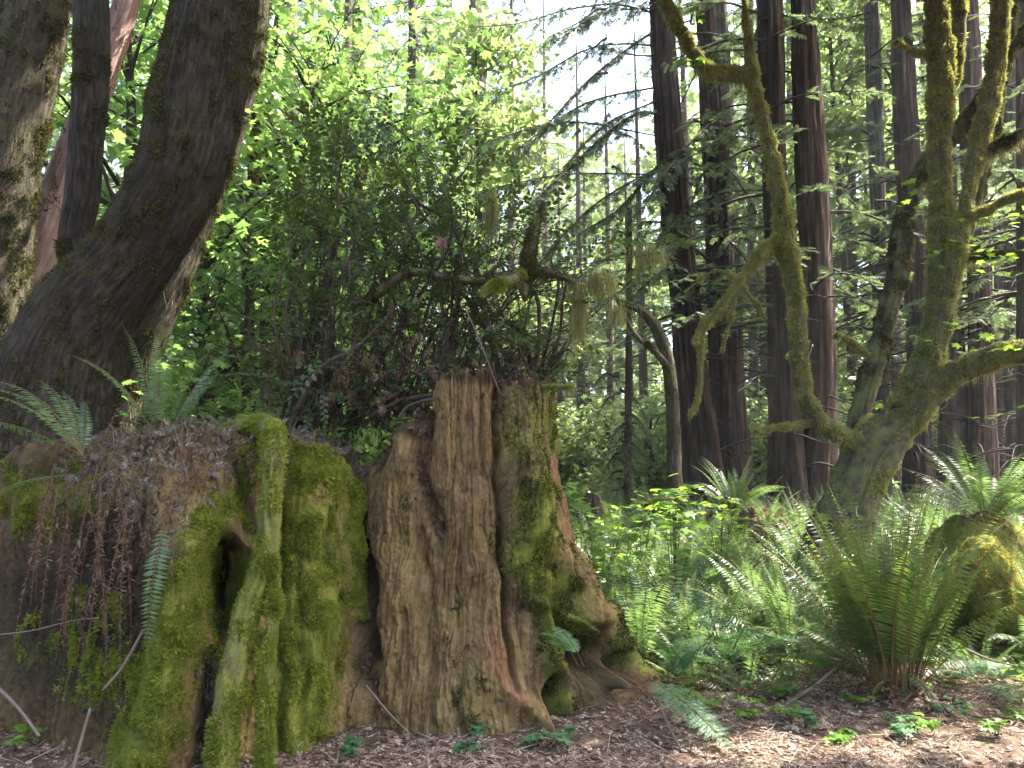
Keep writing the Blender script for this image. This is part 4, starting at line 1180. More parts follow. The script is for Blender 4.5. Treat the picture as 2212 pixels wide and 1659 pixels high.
redwood('redwood trunk at the right frame edge beyond the mossy limbs', [(2206, 1060, 46), (2196, 700, 40), (2188, 300, 32), (2180, 0, 30)], 19.5, gr, 10, .02)
redwood('thin dark redwood pole behind the maple limbs at the right edge', [(2168, 1040, 24), (2160, 500, 22), (2150, 0, 20)], 25.0, rw, 11, .012)
redwood('thin reddish young redwood standing right of the tall stump', [(1357, 1040, 15), (1358, 850, 13), (1360, 640, 12), (1361, 450, 10)], 16.0, rb, 12, .006, H=7.5, n=20, cz=-3.5, cs=.35)
redwood('far pale conifer trunk rising above the shrub in the middle', [(1072, 900, 40), (1062, 600, 34), (1046, 380, 32), (1034, 180, 30), (1026, 0, 28)], 27.0, gr, 13, .02, H=34)
redwood('far dark red trunk behind the maple leaves above the shrub', [(772, 700, 36), (772, 300, 32), (771, 0, 30)], 24.0, rb, 14, .02)
redwood('dark trunk far behind the gap left of the shrub', [(474, 900, 24), (474, 700, 22), (480, 300, 20)], 20.0, rw, 15, .014)
for k, (x, Y, w, m, lb) in enumerate([(1630, 26, 20, gr, 'slim far trunk in the gap between the two dark redwood pairs'), (1655, 30, 22, rb, 'far red trunk just left of the blackish fused redwood'), (1845, 27, 22, rw, 'far trunk in the bright gap left of the mossy maple'), (2010, 30, 22, rw, 'far trunk beside the upright mossy limb'), (640, 26, 22, gr, 'far grey trunk behind the maple leaves left of the shrub'), (905, 32, 26, rw, 'far dark trunk hidden behind the middle of the shrub'), (2235, 15, 60, rb, 'red redwood trunk just beyond the right frame edge'), (1925, 34, 26, gr, 'far trunk in the gap behind the forked maple trunk'), (2095, 32, 28, rw, 'far trunk between the two redwoods under the long mossy limb'), (2165, 30, 26, gr, 'far grey trunk low at the right edge above the arching fern'), (1720, 34, 24, rw, 'far trunk between the dark fused redwood pair')]):
    redwood(lb, [(x, 1040, w), (x - 6, 500, w * .9), (x - 12, 0, w * .8)], Y, m, 20 + k, .012, n=24, crot=k * 1.1)

# long boughs of the leftmost big redwood that reach across the sky gap
def bough(parent, pts, dens=1.0, seed=0, sp=.34):
    rng = np.random.default_rng(seed)
    P_ = np.array(limb_pts(pts))
    C = resample(P_, .05)
    g = Geo(); V, F, U = tube(P_, .12, 6, bark_disp(.004, 8, 3, seed)); g.add(V, F, 0, U)
    n = int(len(C) * 1.5 * dens)
    k = rng.integers(int(len(C) * .12), len(C), n)
    T = nrm(np.gradient(C[:, :3], axis=0))[k]
    sd = nrm(np.cross(T, [0, 0, 1.0])) * rng.choice([-1, 1], n)[:, None]
    dd = T * rng.uniform(.2, .8, (n, 1)) + sd * rng.uniform(.4, 1, (n, 1)) + np.array([0, 0, -.35]) + rng.normal(0, .2, (n, 3))
    off = rng.uniform(0, .42, (n, 1)) * rng.random((n, 1))
    pp = C[k, :3] + sd * off + T * off * .6 + np.array([0, 0, -.35]) * off
    for q in range(0, n, 3):
        V, F, U = tube([[*C[k[q], :3], .006], [*(pp[q] * .5 + C[k[q], :3] * .5 + [0, 0, .02]), .005], [*pp[q], .002]], .3, 3, cap=False); g.add(V, F, 0, U)
    scatter(g, SPRAYS, pp, frame(dd, np.array([0, 0, 1.0]) + rng.normal(0, .35, (n, 3))), sp * .75 * rng.uniform(.5, 1.4, n), 1, rng)
    return part('bough', g, [M['twig'], M['farcon']], parent)

rng_b = np.random.default_rng(17)
lead = [o for o in COL.objects if o.get('label', '').startswith('leftmost big redwood')][0]
for k, (pts, d) in enumerate([
    ([(1440, 250, 17, 9), (1380, 245, 16.4, 8), (1310, 290, 15.8, 7), (1250, 345, 15.3, 6), (1190, 400, 14.8, 5), (1150, 440, 14.4, 3)], 1.5),
    ([(1425, 60, 17, 7), (1350, 110, 16.4, 6), (1270, 175, 15.8, 5), (1200, 250, 15.2, 4), (1130, 330, 14.6, 3)], .6),
    ([(1420, 30, 17, 6), (1330, 10, 16.4, 5), (1230, 20, 15.8, 4), (1120, 50, 15.2, 3), (990, 60, 14.6, 2)], .9),
    ([(1430, 100, 17, 6), (1340, 95, 16.5, 5), (1260, 110, 16, 4), (1150, 170, 15.4, 3), (1020, 210, 14.8, 2)], .7),
    ([(1428, 120, 17, 5), (1380, 120, 16.8, 4), (1330, 112, 16.5, 3)], .1),
    ([(1450, 330, 17, 6), (1400, 380, 16.6, 5), (1340, 450, 16.2, 4), (1260, 500, 15.8, 3)], 1.6),
    ([(1470, 560, 17, 5), (1410, 600, 16.6, 4), (1350, 660, 16.2, 3)], 1.2)]):
    bough(lead, pts, d, 300 + k)
for k in range(7):
    xs, ys = 1425 + rng_b.normal(0, 6), rng_b.uniform(-60, 420)
    ex, ey = rng_b.uniform(1020, 1330), ys + rng_b.uniform(-60, 260)
    mx_, my_ = (xs + ex) / 2, (ys + ey) / 2 - rng_b.uniform(10, 60)
    bough(lead, [(xs, ys, 17, rng_b.uniform(3, 6)), (mx_, my_, 16, 4), (ex, ey, 14.6, 2)], rng_b.uniform(.8, 1.6), 360 + k, .3)
rw2 = [o for o in COL.objects if o.get('label', '').startswith('dark straight redwood')][0]
for k, pts in enumerate([[(1540, 260, 18, 6), (1500, 300, 17, 5), (1440, 370, 16, 4), (1390, 450, 15.2, 3)], [(1545, 330, 18, 6), (1600, 400, 17, 5), (1640, 470, 16.2, 4)], [(1550, 420, 18, 6), (1500, 440, 16.8, 5), (1450, 490, 15.8, 4), (1400, 560, 15, 3)], [(1555, 500, 18, 6), (1610, 560, 17, 5), (1650, 640, 16, 3)]]):
    bough(rw2, pts, 1.3, 330 + k)

# ------------------------------------------------------------------ trees behind
def bg_broad(seed, z0, z1, rad, n, leaf, nb=22):
    rng = np.random.default_rng(seed)
    g = Geo()
    V, F, U = tube([[0, 0, -.2, .14], [.1, .05, z1 * .3, .11], [-.1, .1, z1 * .6, .08], [.1, 0, z1 * .9, .03]], .6, 7, cap=False); g.add(V, F, 0, U)
    cs_, ax = [], []
    for k in range(nb):
        z = rng.uniform(z0, z1); az = rng.uniform(0, 2 * PI)
        f = math.sin(PI * min(1, max(.12, (z - z0 * .5) / (z1 - z0 * .5))) ** .8) ** .6
        L = rad * f * rng.uniform(.5, 1.1)
        e = np.array([math.cos(az) * L, math.sin(az) * L, z + rng.uniform(-.2, .6)])
        V, F, U = tube([[0, 0, z - .6, .035], [e[0] * .5, e[1] * .5, z, .022], [*e, .006]], .6, 4, cap=False); g.add(V, F, 0, U)
        for q in range(7):
            t = rng.uniform(.35, 1.05)
            cs_.append(np.array([e[0] * t, e[1] * t, z - .3 + (e[2] - z + .3) * t]) + rng.normal(0, .25, 3))
    cs_ = np.array(cs_)
    k = rng.integers(0, len(cs_), n)
    P_ = cs_[k] + rng.normal(0, 1, (n, 3)) * [.5, .5, .18]
    az = rng.uniform(0, 2 * PI, n)
    D_ = np.stack([np.cos(az), np.sin(az), rng.normal(-.35, .3, n)], -1)
    T = LANCE * [1.5, 1, 1]
    V, F = inst(T, LANCE_F, P_, frame(D_, np.array([0, 0, 1.0]) + rng.normal(0, .45, (n, 3))), leaf * rng.uniform(.6, 1.3, n))
    g.add(V, F, 1)
    return g

def near_maple(seed, z0, z1, rad, n, leaf, nb=22):
    rng = np.random.default_rng(seed)
    g = bg_broad(seed, z0, z1, rad, 10, leaf, nb)
    cs_ = []
    for k in range(nb * 5):
        z = rng.uniform(z0, z1); az = rng.uniform(0, 2 * PI)
        L = rad * math.sqrt(rng.random())
        cs_.append([math.cos(az) * L, math.sin(az) * L, z])
    cs_ = np.array(cs_)
    for a in range(0, len(cs_), 2):
        c = cs_[a]
        s = np.array([0, 0, max(.3, c[2] - np.hypot(c[0], c[1]) * .35)])
        V, F, U = tube([[*s, .016], [*((s + c) / 2 + [0, 0, .15]), .01], [*c, .003]], .5, 4, cap=False); g.add(V, F, 0, U)
    k = rng.integers(0, len(cs_), n)
    P_ = cs_[k] + rng.normal(0, 1, (n, 3)) * [.42, .42, .09]
    az = rng.uniform(0, 2 * PI, n)
    D_ = np.stack([np.cos(az), np.sin(az), rng.normal(-.35, .3, n)], -1)
    scatter(g, [(MAPLE, MAPLE_F)], P_, frame(D_, np.array([0, -.35, 1.0]) + rng.normal(0, .42, (n, 3))), leaf * rng.uniform(.55, 1.3, n), 1, rng)
    return g

NM = [near_maple(400 + i, .7, 8.5, 2.3, 3200, .122, 20).mesh('maple_sapling', [M['twig'], M['maple']]) for i in range(3)]
near_lab = ['young maple with bright backlit leaves behind the leaning maple trunk', 'young maple with broad backlit leaves left of the tall shrub', 'young maple filling the gap between the leaning trunk and the slim upright trunk',
            'young maple with lime green leaves behind the upper left of the shrub', 'young maple behind the left frame edge trunk', 'low young maple behind the mossy stump and the fern tuft', 'young maple behind the shrub crown', 'tall young maple whose leaves hang at the top edge above the shrub']
for k, (x, Y, s, a) in enumerate([(430, 10.5, 1.0, .3), (640, 11.5, 1.05, 1.9), (220, 10.0, 1.1, 4.0), (715, 13.5, 1.15, 2.2), (20, 11.0, 1.1, .9), (520, 9.6, .6, 5.2), (800, 17.0, .8, 3.3), (560, 13.0, 1.5, .2)]):
    o = tag(link('maple_sapling', NM[k % 3], None, gp(x, Y)), near_lab[k], 'tree', 'young maples behind the leaning trunk')
    o.rotation_euler = (0, 0, a); o.scale = (s, s, s)

# drooping near maple sprays at the top edge (large leaves)
BB = [bg_broad(430 + i, .8 + i, 13 + i * 2, 3.4, 7000, .18).mesh('broadleaf_tree', [M['twig'], M['far']]) for i in range(3)]
BC = [conifer_crown(440 + i, 1.2, 25, 80, 3.4, 1.0, .3, .70, gap=.45) for i in range(3)]
for gq in BC:
    V, F, U = tube([[0, 0, -.3, .28], [0, 0, 12, .18], [0, 0, 25, .03]], 1.0, 8, cap=False); gq.add(V, F, 0, U)
BC = [gq.mesh('conifer_tree', [M['twig'], M['farcon']]) for gq in BC]
SH = [bg_broad(450 + i, .2, 2.3, 1.5, 2600, .12, 16).mesh('understory_bush', [M['twig'], M['far']]) for i in range(3)]
LC = [conifer_crown(460 + i, 3, 27, 66, 3.6, 1.0, .25, .5, gap=.9) for i in range(2)]
for gq in LC:
    V, F, U = tube([[0, 0, -.3, .3], [0, 0, 12, .2], [0, 0, 27.5, .03]], 1.0, 8, cap=False); gq.add(V, F, 0, U)
LC = [gq.mesh('thin_conifer', [M['twig'], M['farcon']]) for gq in LC]
for k, (x, Y, s) in enumerate([(960, 30, 1.1), (1105, 33, 1.0), (1180, 38, 1.0), (1255, 40, .95), (1320, 44, 1.0), (1390, 36, .9), (880, 35, 1.15), (1500, 36, 1.1), (1850, 32, 1.1), (660, 30, 1.1)]):
    o = tag(link('thin_conifer', LC[k % 2], None, gp(x, Y, -.1)), 'thin crowned conifer with ragged branches against the bright sky', 'tree', 'thin conifers against the sky')
    o.rotation_euler = (0, 0, k * 2.1); o.scale = (s, s, s)
rng = np.random.default_rng(77)
def sky_limit(x):
    """upper edge of the far trees in the photo, px"""
    return np.interp(x, [-400, 900, 1010, 1100, 1150, 1230, 1330, 1410, 1440, 1560, 1600, 2600], [-500, -500, 40, 40, 150, 240, 300, 300, 60, -200, -500, -500])
places = []
for k in range(34):
    x = -250 + 2700 * ((k * .618034) % 1); Y = 19 + 40 * ((k * .754877) % 1) ** 1.2
    places.append((x, Y))
for k, (x, Y) in enumerate(places):
    top = sky_limit(x)
    zmax = at(x, top, Y)[2] - float(ground_z(0, Y))
    if x > 1850 and Y < 27: Y += 12
    con = (k * 7 % 10) < (7 if 600 < x < 1480 else (4 if x < 600 else 3))
    if con:
        h = 25.0; me = BC[k % 3]; nm, cat, lab, gr_ = 'conifer_tree', 'tree', 'grey green conifer standing deep in the wood behind the redwoods', 'conifers deep in the wood'
    else:
        h = [13, 15, 17][k % 3]; me = BB[k % 3]; nm, cat, lab, gr_ = 'broadleaf_tree', 'tree', 'pale yellow green broadleaf tree deep in the sunlit wood', 'broadleaf trees deep in the wood'
    s = min(rng.uniform(.8, 1.25), max(.25, zmax / h))
    o = tag(link(nm, me, None, gp(x, Y, -.1)), lab, cat, gr_)
    o.rotation_euler = (0, 0, k * 2.4); o.scale = (s ** .7, s ** .7, s)
for k in range(38):
    x = -150 + 2500 * ((k * .618034 + .37) % 1); Y = 13.5 + 22 * ((k * .754877 + .2) % 1)
    if 1480 < x < 1850 and Y < 20: Y += 6
    if x > 1820 and Y < 26: Y += 14
    o = tag(link('understory_bush', SH[k % 3], None, gp(x, Y, -.05)), 'green understory bush between the trunks of the wood', 'bush', 'bushes under the far trees')
    s = rng.uniform(.7, 1.4); o.rotation_euler = (0, 0, k * 1.9); o.scale = (s, s, s)

# the wood that closes the view
g = Geo()
n = 42000
a = rng.uniform(-.75, .75, n); d = rng.uniform(60, 84, n)
x = np.sin(a) * d; y = np.cos(a) * d
pxx = CX + F_PX * x / y
topz = 1.5 + y * np.tan(PITCH + np.arctan((CY - np.maximum(sky_limit(pxx), -100)) / F_PX)) * rng.uniform(.7, 1.0, n)
z = ground_z(x, y) + (np.minimum(topz, 46) - 2) * rng.random(n) ** .9
k = noise(x * .22, y * .22, z * .22) + .6 * noise(x * .6, y * .6, z * .6) > -.1
P_ = np.stack([x, y, z], -1)[k]
V, F = inst(LANCE * [1.4, 1, 1], LANCE_F, P_, frame(rdir(len(P_), rng), rdir(len(P_), rng)), rng.uniform(.5, 1.3, len(P_)))
g.add(V, F)
tag(link('far_woods', g.mesh('far_woods', [M['far']])), 'sunlit far wood closing the view behind the trunks', 'woods', None, 'stuff')

# mossy leaning broadleaf trunks in the middle distance
for lab, pts in [('bent mossy trunk leaning behind the leftmost big redwood', [(1455, 940, 13.5, 30), (1452, 860, 13.5, 28), (1440, 770, 13.5, 28), (1415, 705, 13.5, 24), (1385, 672, 13.5, 18), (1340, 650, 13.5, 10)]),
                 ('thin dark mossy limb sloping toward the bent trunk', [(1450, 800, 13.3, 16), (1410, 755, 13.3, 13), (1370, 720, 13.3, 10), (1330, 640, 13.3, 6)]),
                 ('pale mossy trunk in the gap between the leaning maple and the shrub', [(535, 920, 12, 34), (535, 700, 12, 30), (540, 500, 12, 26), (552, 300, 12, 24), (560, 100, 12, 20)]),
                 ('slim mossy sapling stem behind the left part of the shrub', [(505, 930, 11, 14), (500, 760, 11, 12), (470, 600, 11, 10), (445, 470, 11, 8)]),
                 ('mossy bough slanting low between the mossy stump and the shrub', [(440, 915, 9.5, 16), (490, 880, 9.5, 15), (540, 845, 9.4, 13), (590, 800, 9.3, 9)]),
                 ('upper mossy bough slanting beside the fern tuft', [(380, 870, 9.8, 16), (430, 830, 9.8, 14), (480, 800, 9.7, 11), (520, 790, 9.6, 7)])]:
    P_ = limb_pts(pts)
    gz = float(ground_z(P_[0][0], P_[0][1]))
    if 'bough' not in lab and 'limb' not in lab:
        P_ = [[P_[0][0], P_[0][1], gz - .1, P_[0][3] * 1.1]] + P_
    t = thing('mossy_sapling' if 'bough' not in lab and 'limb' not in lab else 'mossy_bough', lab, 'tree' if 'trunk' in lab or 'stem' in lab else 'branch', P_[0][:3])
    _, V, q = trunk_part(t, P_, M['darkmossbark'], 20, .04, bark_disp(.01, 6, 2, 1))
    trunk_moss(t, V, q, 2500, .03, M['mosslit'] if 'pale' in lab else M['mossdark'], -.2)
    k = R_.integers(0, len(V), 260)
    part('hanging_moss', Geo().add(*beard(V[k], R_.uniform(.05, .25, 260), .01)), M['beard'], t)
# ------------------------------------------------------------------ the huckleberry on the stump
BUSH_POLY = np.array([(520, 960), (560, 860), (540, 720), (600, 560), (575, 470), (640, 330), (700, 250), (800, 215), (900, 240), (980, 290), (1040, 370), (1090, 440), (1190, 430), (1270, 470), (1330, 530), (1420, 545), (1440, 600), (1360, 680), (1290, 740), (1240, 830), (1190, 850), (1060, 790), (940, 800), (900, 880), (780, 960)], float)
def inside(px, py, poly):
    r = np.zeros(px.shape, bool); j = len(poly) - 1
    for i in range(len(poly)):
        xi, yi = poly[i]; xj, yj = poly[j]
        c = ((yi > py) != (yj > py)) & (px < (xj - xi) * (py - yi) / (yj - yi + 1e-9) + xi)
        r ^= c; j = i
    return r
rng = np.random.default_rng(55)
roots = [(700, 905, 5.9), (760, 900, 6.0), (660, 900, 5.8), (820, 905, 6.0), (620, 920, 5.7), (860, 880, 6.1), (960, 805, 5.8), (1080, 822, 5.9), (1150, 830, 6.0), (900, 870, 6.1)]
bush = thing('huckleberry_bush', 'large dark green shrub with tiny oval leaves growing out of the top of the stumps', 'shrub', at(760, 905, 5.95))
stem_paths, tips = [], []
for k in range(150):
    while True:
        ex, ey = rng.uniform(500, 1440), rng.uniform(200, 900)
        if inside(np.array([ex]), np.array([ey]), BUSH_POLY)[0] and (ey < 780 or rng.random() < .5): break
    c = [r for r in roots if abs(r[0] - ex) < 320 or r[0] == 960] or roots
    r0 = c[rng.integers(len(c))]
    a = np.array(at(r0[0] + rng.normal(0, 14), r0[1] + 20, r0[2]))
    e = np.array(at(ex, ey, rng.uniform(5.3, 6.7)))
    L = np.linalg.norm(e - a)
    m1 = a + (e - a) * .35 + np.array([0, 0, .22 * L]) * rng.uniform(.2, 1) + rng.normal(0, .06 * L, 3)
    m2 = a + (e - a) * .7 + np.array([0, 0, .16 * L]) * rng.uniform(.2, 1) + rng.normal(0, .06 * L, 3)
    th_ = rng.choice([.006, .008, .011, .016, .024], p=[.3, .3, .2, .12, .08])
    p = np.array([[*a, th_], [*m1, th_ * .8], [*m2, th_ * .5], [*e, .002]])
    stem_paths.append(p); tips.append(resample(p, .04))
g = Geo()
for p in stem_paths:
    V, F, U = tube(p, .05, 6, bark_disp(.002, 12, 8, 1), cap=False); g.add(V, F, 0, U)
part('stems', g, M['twig'], bush, True, True)['kind'] = 'stuff'
sp_ = []
for C in tips:
    n = int(len(C) * .27)
    k = (rng.random(n) ** .75 * (len(C) - 1)).astype(int)
    sp_.append(C[k, :3] + rng.normal(0, .09, (n, 3)))
n = 620
px, py = rng.uniform(500, 1440, n * 2), rng.uniform(200, 960, n * 2)
ok = inside(px, py, BUSH_POLY)
Yr = rng.uniform(5.3, 6.8, n * 2)
q = np.array([at(a, b, c) for a, b, c in zip(px[ok], py[ok], Yr[ok])])
dens = noise(q[:, 0] * 3.2, q[:, 1] * 3.2, q[:, 2] * 3.2) > -.12
sp_.append(q[dens])
P_ = np.concatenate(sp_)
px, py = proj(P_)
P_ = P_[rng.random(len(P_)) < np.interp(py, [200, 520, 640, 900], [.92, .8, .5, .42])]
px, py = proj(P_)
P_ = P_[~((px > 925) & (px < 1225) & (py > 790) & (P_[:, 1] < 5.75))]
ctr = np.array(at(820, 760, 6.0))
out_ = nrm(P_ - ctr)
D_ = out_ * [1, 1, .35] + rng.normal(0, .55, (len(P_), 3)) + np.array([0, 0, .05])
g = Geo()
scatter(g, HUCKS, P_, frame(D_, np.array([0, -.12, 1.0]) + rng.normal(0, .35, (len(P_), 3))), .30 * rng.uniform(.5, 1.45, len(P_)), 0, rng)
fo = part('foliage', g, M['huck'], bush)
# dead twigs and moss rags inside the bush
g = Geo()
k = rng.integers(0, len(tips), 900)
pp = np.array([tips[a][int(rng.random() * (len(tips[a]) - 1)), :3] for a in k])
for p in pp[:640]:
    d = rdir(1, rng)[0] * rng.uniform(.08, .4); d[2] = -abs(d[2]) * .6
    V, F, U = tube([[*p, .003], [*(p + d * .5 + [0, 0, .02]), .002], [*(p + d), .001]], .2, 3, cap=False); g.add(V, F, 0, U)
part('dead_twigs', g, M['stick'], bush)['kind'] = 'stuff'
pp = pp[640:]
pp = np.repeat(pp, 6, 0) + rng.normal(0, .025, (len(pp) * 6, 3))
part('hanging_moss', Geo().add(*beard(pp, rng.uniform(.04, .16, len(pp)), .008)), M['mossdark'], bush)
# withered brown leaves and needles caught under the bush
g = Geo()
n = 500
q = np.array([at(a, b, c) for a, b, c in zip(rng.uniform(560, 1180, n), rng.normal(800, 55, n), rng.uniform(5.5, 6.6, n))])
scatter(g, SPRAYS, q, frame(rng.normal(0, 1, (n, 3)) * [.6, .6, .3] + [0, 0, -.8], rdir(n, rng)), rng.uniform(.06, .17, n), 0, rng)
part('caught_needles', g, M['dead'], bush)['kind'] = 'stuff'

# mossy branches that stick out of the bush
def mossy_branch(label, pts, n=16, moss='moss', beards=300, blen=(.05, .2), nt=5000):
    P_ = limb_pts(pts)
    t = thing('mossy_branch', label, 'branch', P_[0][:3])
    _, V, q = trunk_part(t, P_, M['mossbark'], n, .02, bark_disp(.006, 8, 5, 3), 'bark')
    trunk_moss(t, V, q, nt, .022, M[moss], -.5, None, 4)
    if beards:
        C = resample(np.array(P_), .01); k = R_.integers(0, len(C), beards); c = C[k]
        c = c[noise(c[:, 0] * 9, c[:, 1] * 9, c[:, 2] * 9) > -.2]
        pp = c[:, :3] + R_.normal(0, .3, (len(c), 3)) * c[:, 3:4]
        part('hanging_moss', Geo().add(*beard(pp, R_.uniform(*blen, len(c)), .007)), M['beard' if moss == 'moss' else 'mossdark'], t)
    return t
mossy_branch('mossy branch lying level across the middle of the shrub', [(770, 680, 5.7, 22), (785, 656, 5.7, 22), (833, 619, 5.65, 20), (886, 588, 5.6, 18), (955, 597, 5.5, 17), (1025, 606, 5.45, 16), (1075, 600, 5.4, 20), (1125, 590, 5.4, 20), (1165, 588, 5.4, 18), (1205, 594, 5.38, 14), (1243, 608, 5.35, 10)], moss='mossdark', beards=700)
mossy_branch('upright mossy snag rising from the level branch of the shrub', [(1132, 640, 5.38, 14), (1134, 610, 5.38, 26), (1141, 556, 5.4, 27), (1152, 505, 5.4, 24), (1163, 470, 5.4, 15), (1176, 436, 5.4, 7)], moss='mossdark', beards=260, blen=(.04, .16))
mossy_branch('short mossy branch stub pointing down left under the snag', [(1132, 596, 5.36, 24), (1095, 608, 5.3, 22), (1058, 622, 5.25, 18), (1034, 636, 5.2, 9)], beards=500, blen=(.04, .14))
mossy_branch('thin mossy twig sticking out right from the flat top of the tall stump', [(1168, 836, 5.4, 12), (1200, 834, 5.35, 10), (1238, 835, 5.3, 8)], n=10, beards=150, blen=(.03, .1), nt=900)
for lab, pts, n, r, L in [('long pale moss beard hanging from the tip of the level branch', [(1240, 606, 5.35), (1252, 640, 5.35), (1248, 690, 5.35)], 420, .022, .35),
                         ('thick moss beard hanging high in the shrub', [(1062, 415, 5.6), (1064, 440, 5.6), (1066, 480, 5.6)], 380, .026, .24),
                         ('moss beard hanging under the bright shrub sprays by the big redwood', [(1375, 545, 5.8), (1400, 540, 5.8), (1425, 545, 5.8)], 260, .05, .2),
                         ('wide brownish moss clump right of the long beard', [(1270, 600, 5.4), (1295, 595, 5.4), (1315, 605, 5.4)], 360, .045, .2),
                         ('loose moss clump below the wide brownish one', [(1325, 660, 5.5), (1335, 680, 5.5)], 200, .05, .12)]:
    C = resample(np.array([[*at(*p), .01] for p in pts]), .01)
    c = C[R_.integers(0, len(C), n), :3] + R_.normal(0, 1, (n, 3)) * [r, r, r * .7]
    solo('moss_beard', Geo().add(*beard(c, L * R_.uniform(.35, 1.1, n), .007)), M['beard'], lab, 'moss', at(*pts[0]))
# curled brown leaf hanging in the bush
def curled_leaf(p, size, rng, mat='dead'):
    T, F = MAPLE.copy(), MAPLE_F
    T = T * [.55, 1, 1]; T[:, 2] += 2.6 * T[:, 0] ** 2 - .9 * (T[:, 1] - .4) ** 2 + .25 * T[:, 0]
    V, FF = inst(T, F, np.array([p]), frame(np.array([[rng.normal(0, .2), rng.normal(0, .2), -1.0]]), rdir(1, rng)), np.array([size]))
    return Geo().add(V, FF)
solo('dead_leaf', curled_leaf(at(955, 512, 5.25), .14, rng), M['dead'], 'curled brown maple leaf hanging in the shrub', 'leaf', at(955, 515, 5.25))

# ------------------------------------------------------------------ ferns
MF = [M['rachis'], M['fern']]; MB = [M['rachis'], M['fernbig']]; MD = [M['dead'], M['dead']]
def frond_meshes(pool, mats, nm='frond'):
    return [f.mesh(nm, mats) for f in pool]
BIGF = [frond_geo(500 + i, 1.0, .03 + .065 * i, .26 + .07 * i, 36, .075, .16, start=.26, roll=.5) for i in range(7)]
BIGL = [frond_geo(520 + i, 1.0, .9 + .12 * i, .75, 42, .085, .2, start=.2) for i in range(3)]
fb, fbl, fd = frond_meshes(BIGF, MB), frond_meshes(BIGL, MB), frond_meshes(DEADF, MD)
fu, fm, fl = frond_meshes(FROND_UP, MF), frond_meshes(FROND_MID, MF), frond_meshes(FROND_LOW, MF)

def put(parent, me, loc, az, s, tilt=0.0, roll=0.0, name='frond'):
    o = link(name, me, parent, loc); o.rotation_mode = 'XYZ'
    o.rotation_euler = (-tilt, roll, az); o.scale = (s, s, s)
    return o

def fern(label, loc, ups, meshes, s, group=None, deads=4, azr=(0, 2 * PI), rad=.08, dz=0, cat='fern', ri=None):
    rng = np.random.default_rng(int(abs(loc[0] * 997 + loc[1] * 331)) % 99999)
    t = thing('sword_fern', label, cat, loc, group)
    for k in range(ups):
        a = rng.uniform(*azr)
        me = meshes[rng.integers(len(meshes))]
        rr = rad * math.sqrt(rng.random())
        put(t, me, (-math.sin(a) * rr, math.cos(a) * rr, rng.uniform(-.03, .03)), a, s * rng.uniform(.72, 1.08), rng.normal(0, .12), rng.normal(0, .14))
    for k in range(deads):
        a = rng.uniform(0, 2 * PI)
        put(t, fd[rng.integers(4)], (0, 0, .12), a, s * rng.uniform(.35, .6), -.35 + rng.normal(0, .2), name='withered_frond')
    return t

big = fern('largest sword fern, a tall olive green vase of fronds on bare brown stalks', gp(1878, 5.75), 96, fb, 1.52, deads=26, rad=.15)
for a, s, m in [(1.35, 1.25, 0), (1.6, 1.1, 1), (1.9, 1.2, 0), (1.15, 1.0, 2), (-1.6, .9, 1), (2.6, .8, 2), (.7, 1.1, 0)]:
    put(big, fbl[m], (0, 0, .08), a, s, .1)
put(big, fl[2], (.02, -.1, .2), PI + .1, .55, .4)
# fern on its mound in the upper right, mid ferns, and the ferns on the mound by the bowed redwood
fern('sword fern arching from the mossy hummock at the right, under the long limb', gp(2105, 8.3, 1.05), 40, fu[2:] + fm + [fb[3]], 1.15, deads=8)
fern('sword fern below the hummock at the right frame edge', gp(2200, 7.0, .05), 26, fm + fl + [fb[4]], .95, deads=8)
fern('bluish fern on the brown mound at the foot of the bowed redwood', gp(1575, 12.3, .75), 24, fu + fm, 1.0, deads=12)
fern('smaller fern on the right shoulder of the brown mound', gp(1640, 12.0, .55), 20, fm + fl, .9, deads=4)
fern('fern with pale shining fronds left of the largest sword fern', gp(1640, 7.0), 26, fm + fl, 1.0, deads=4)
fern('fern with silvery fronds midway between the tall stump and the largest fern', gp(1450, 6.9), 26, fm + fl, 1.0, deads=6)
fern('bright shining fern close behind the flared root of the tall stump', gp(1335, 7.2), 24, fm + fu[2:], 1.0, deads=5)
fern('fern with long arching fronds right behind the largest sword fern', gp(1960, 7.2), 26, fm + fu, 1.1, deads=3)
fern('small shaded fern against the moss lump on the right', gp(2060, 6.4), 16, fm + fl, .6, deads=4)
# fern tuft on top of the mossy stump
fern('spindly dark fern tuft standing on top of the mossy stump', at(350, 935, 4.9), 11, fu, .74, deads=3)
t = thing('sword_fern', 'bluish fern on the mossy stump top leaning out over the left frame edge', 'fern', at(178, 985, 4.55))
for a, s, m, tl in [(1.45, .80, fm[1], .0), (1.65, .78, fm[2], -.1), (1.2, .7, fm[0], 0), (1.75, .8, fl[0], .1), (.6, .5, fu[3], 0), (.9, .62, fm[0], 0), (1.95, .7, fm[1], .1)]:
    put(t, m, (0, 0, 0), a, s, tl)
put(t, fl[1], (0, -.1, -.12), 1.55, .55, .55)
put(t, fd[0], (.1, 0, 0), -.2, .5, -1.6, name='withered_frond')
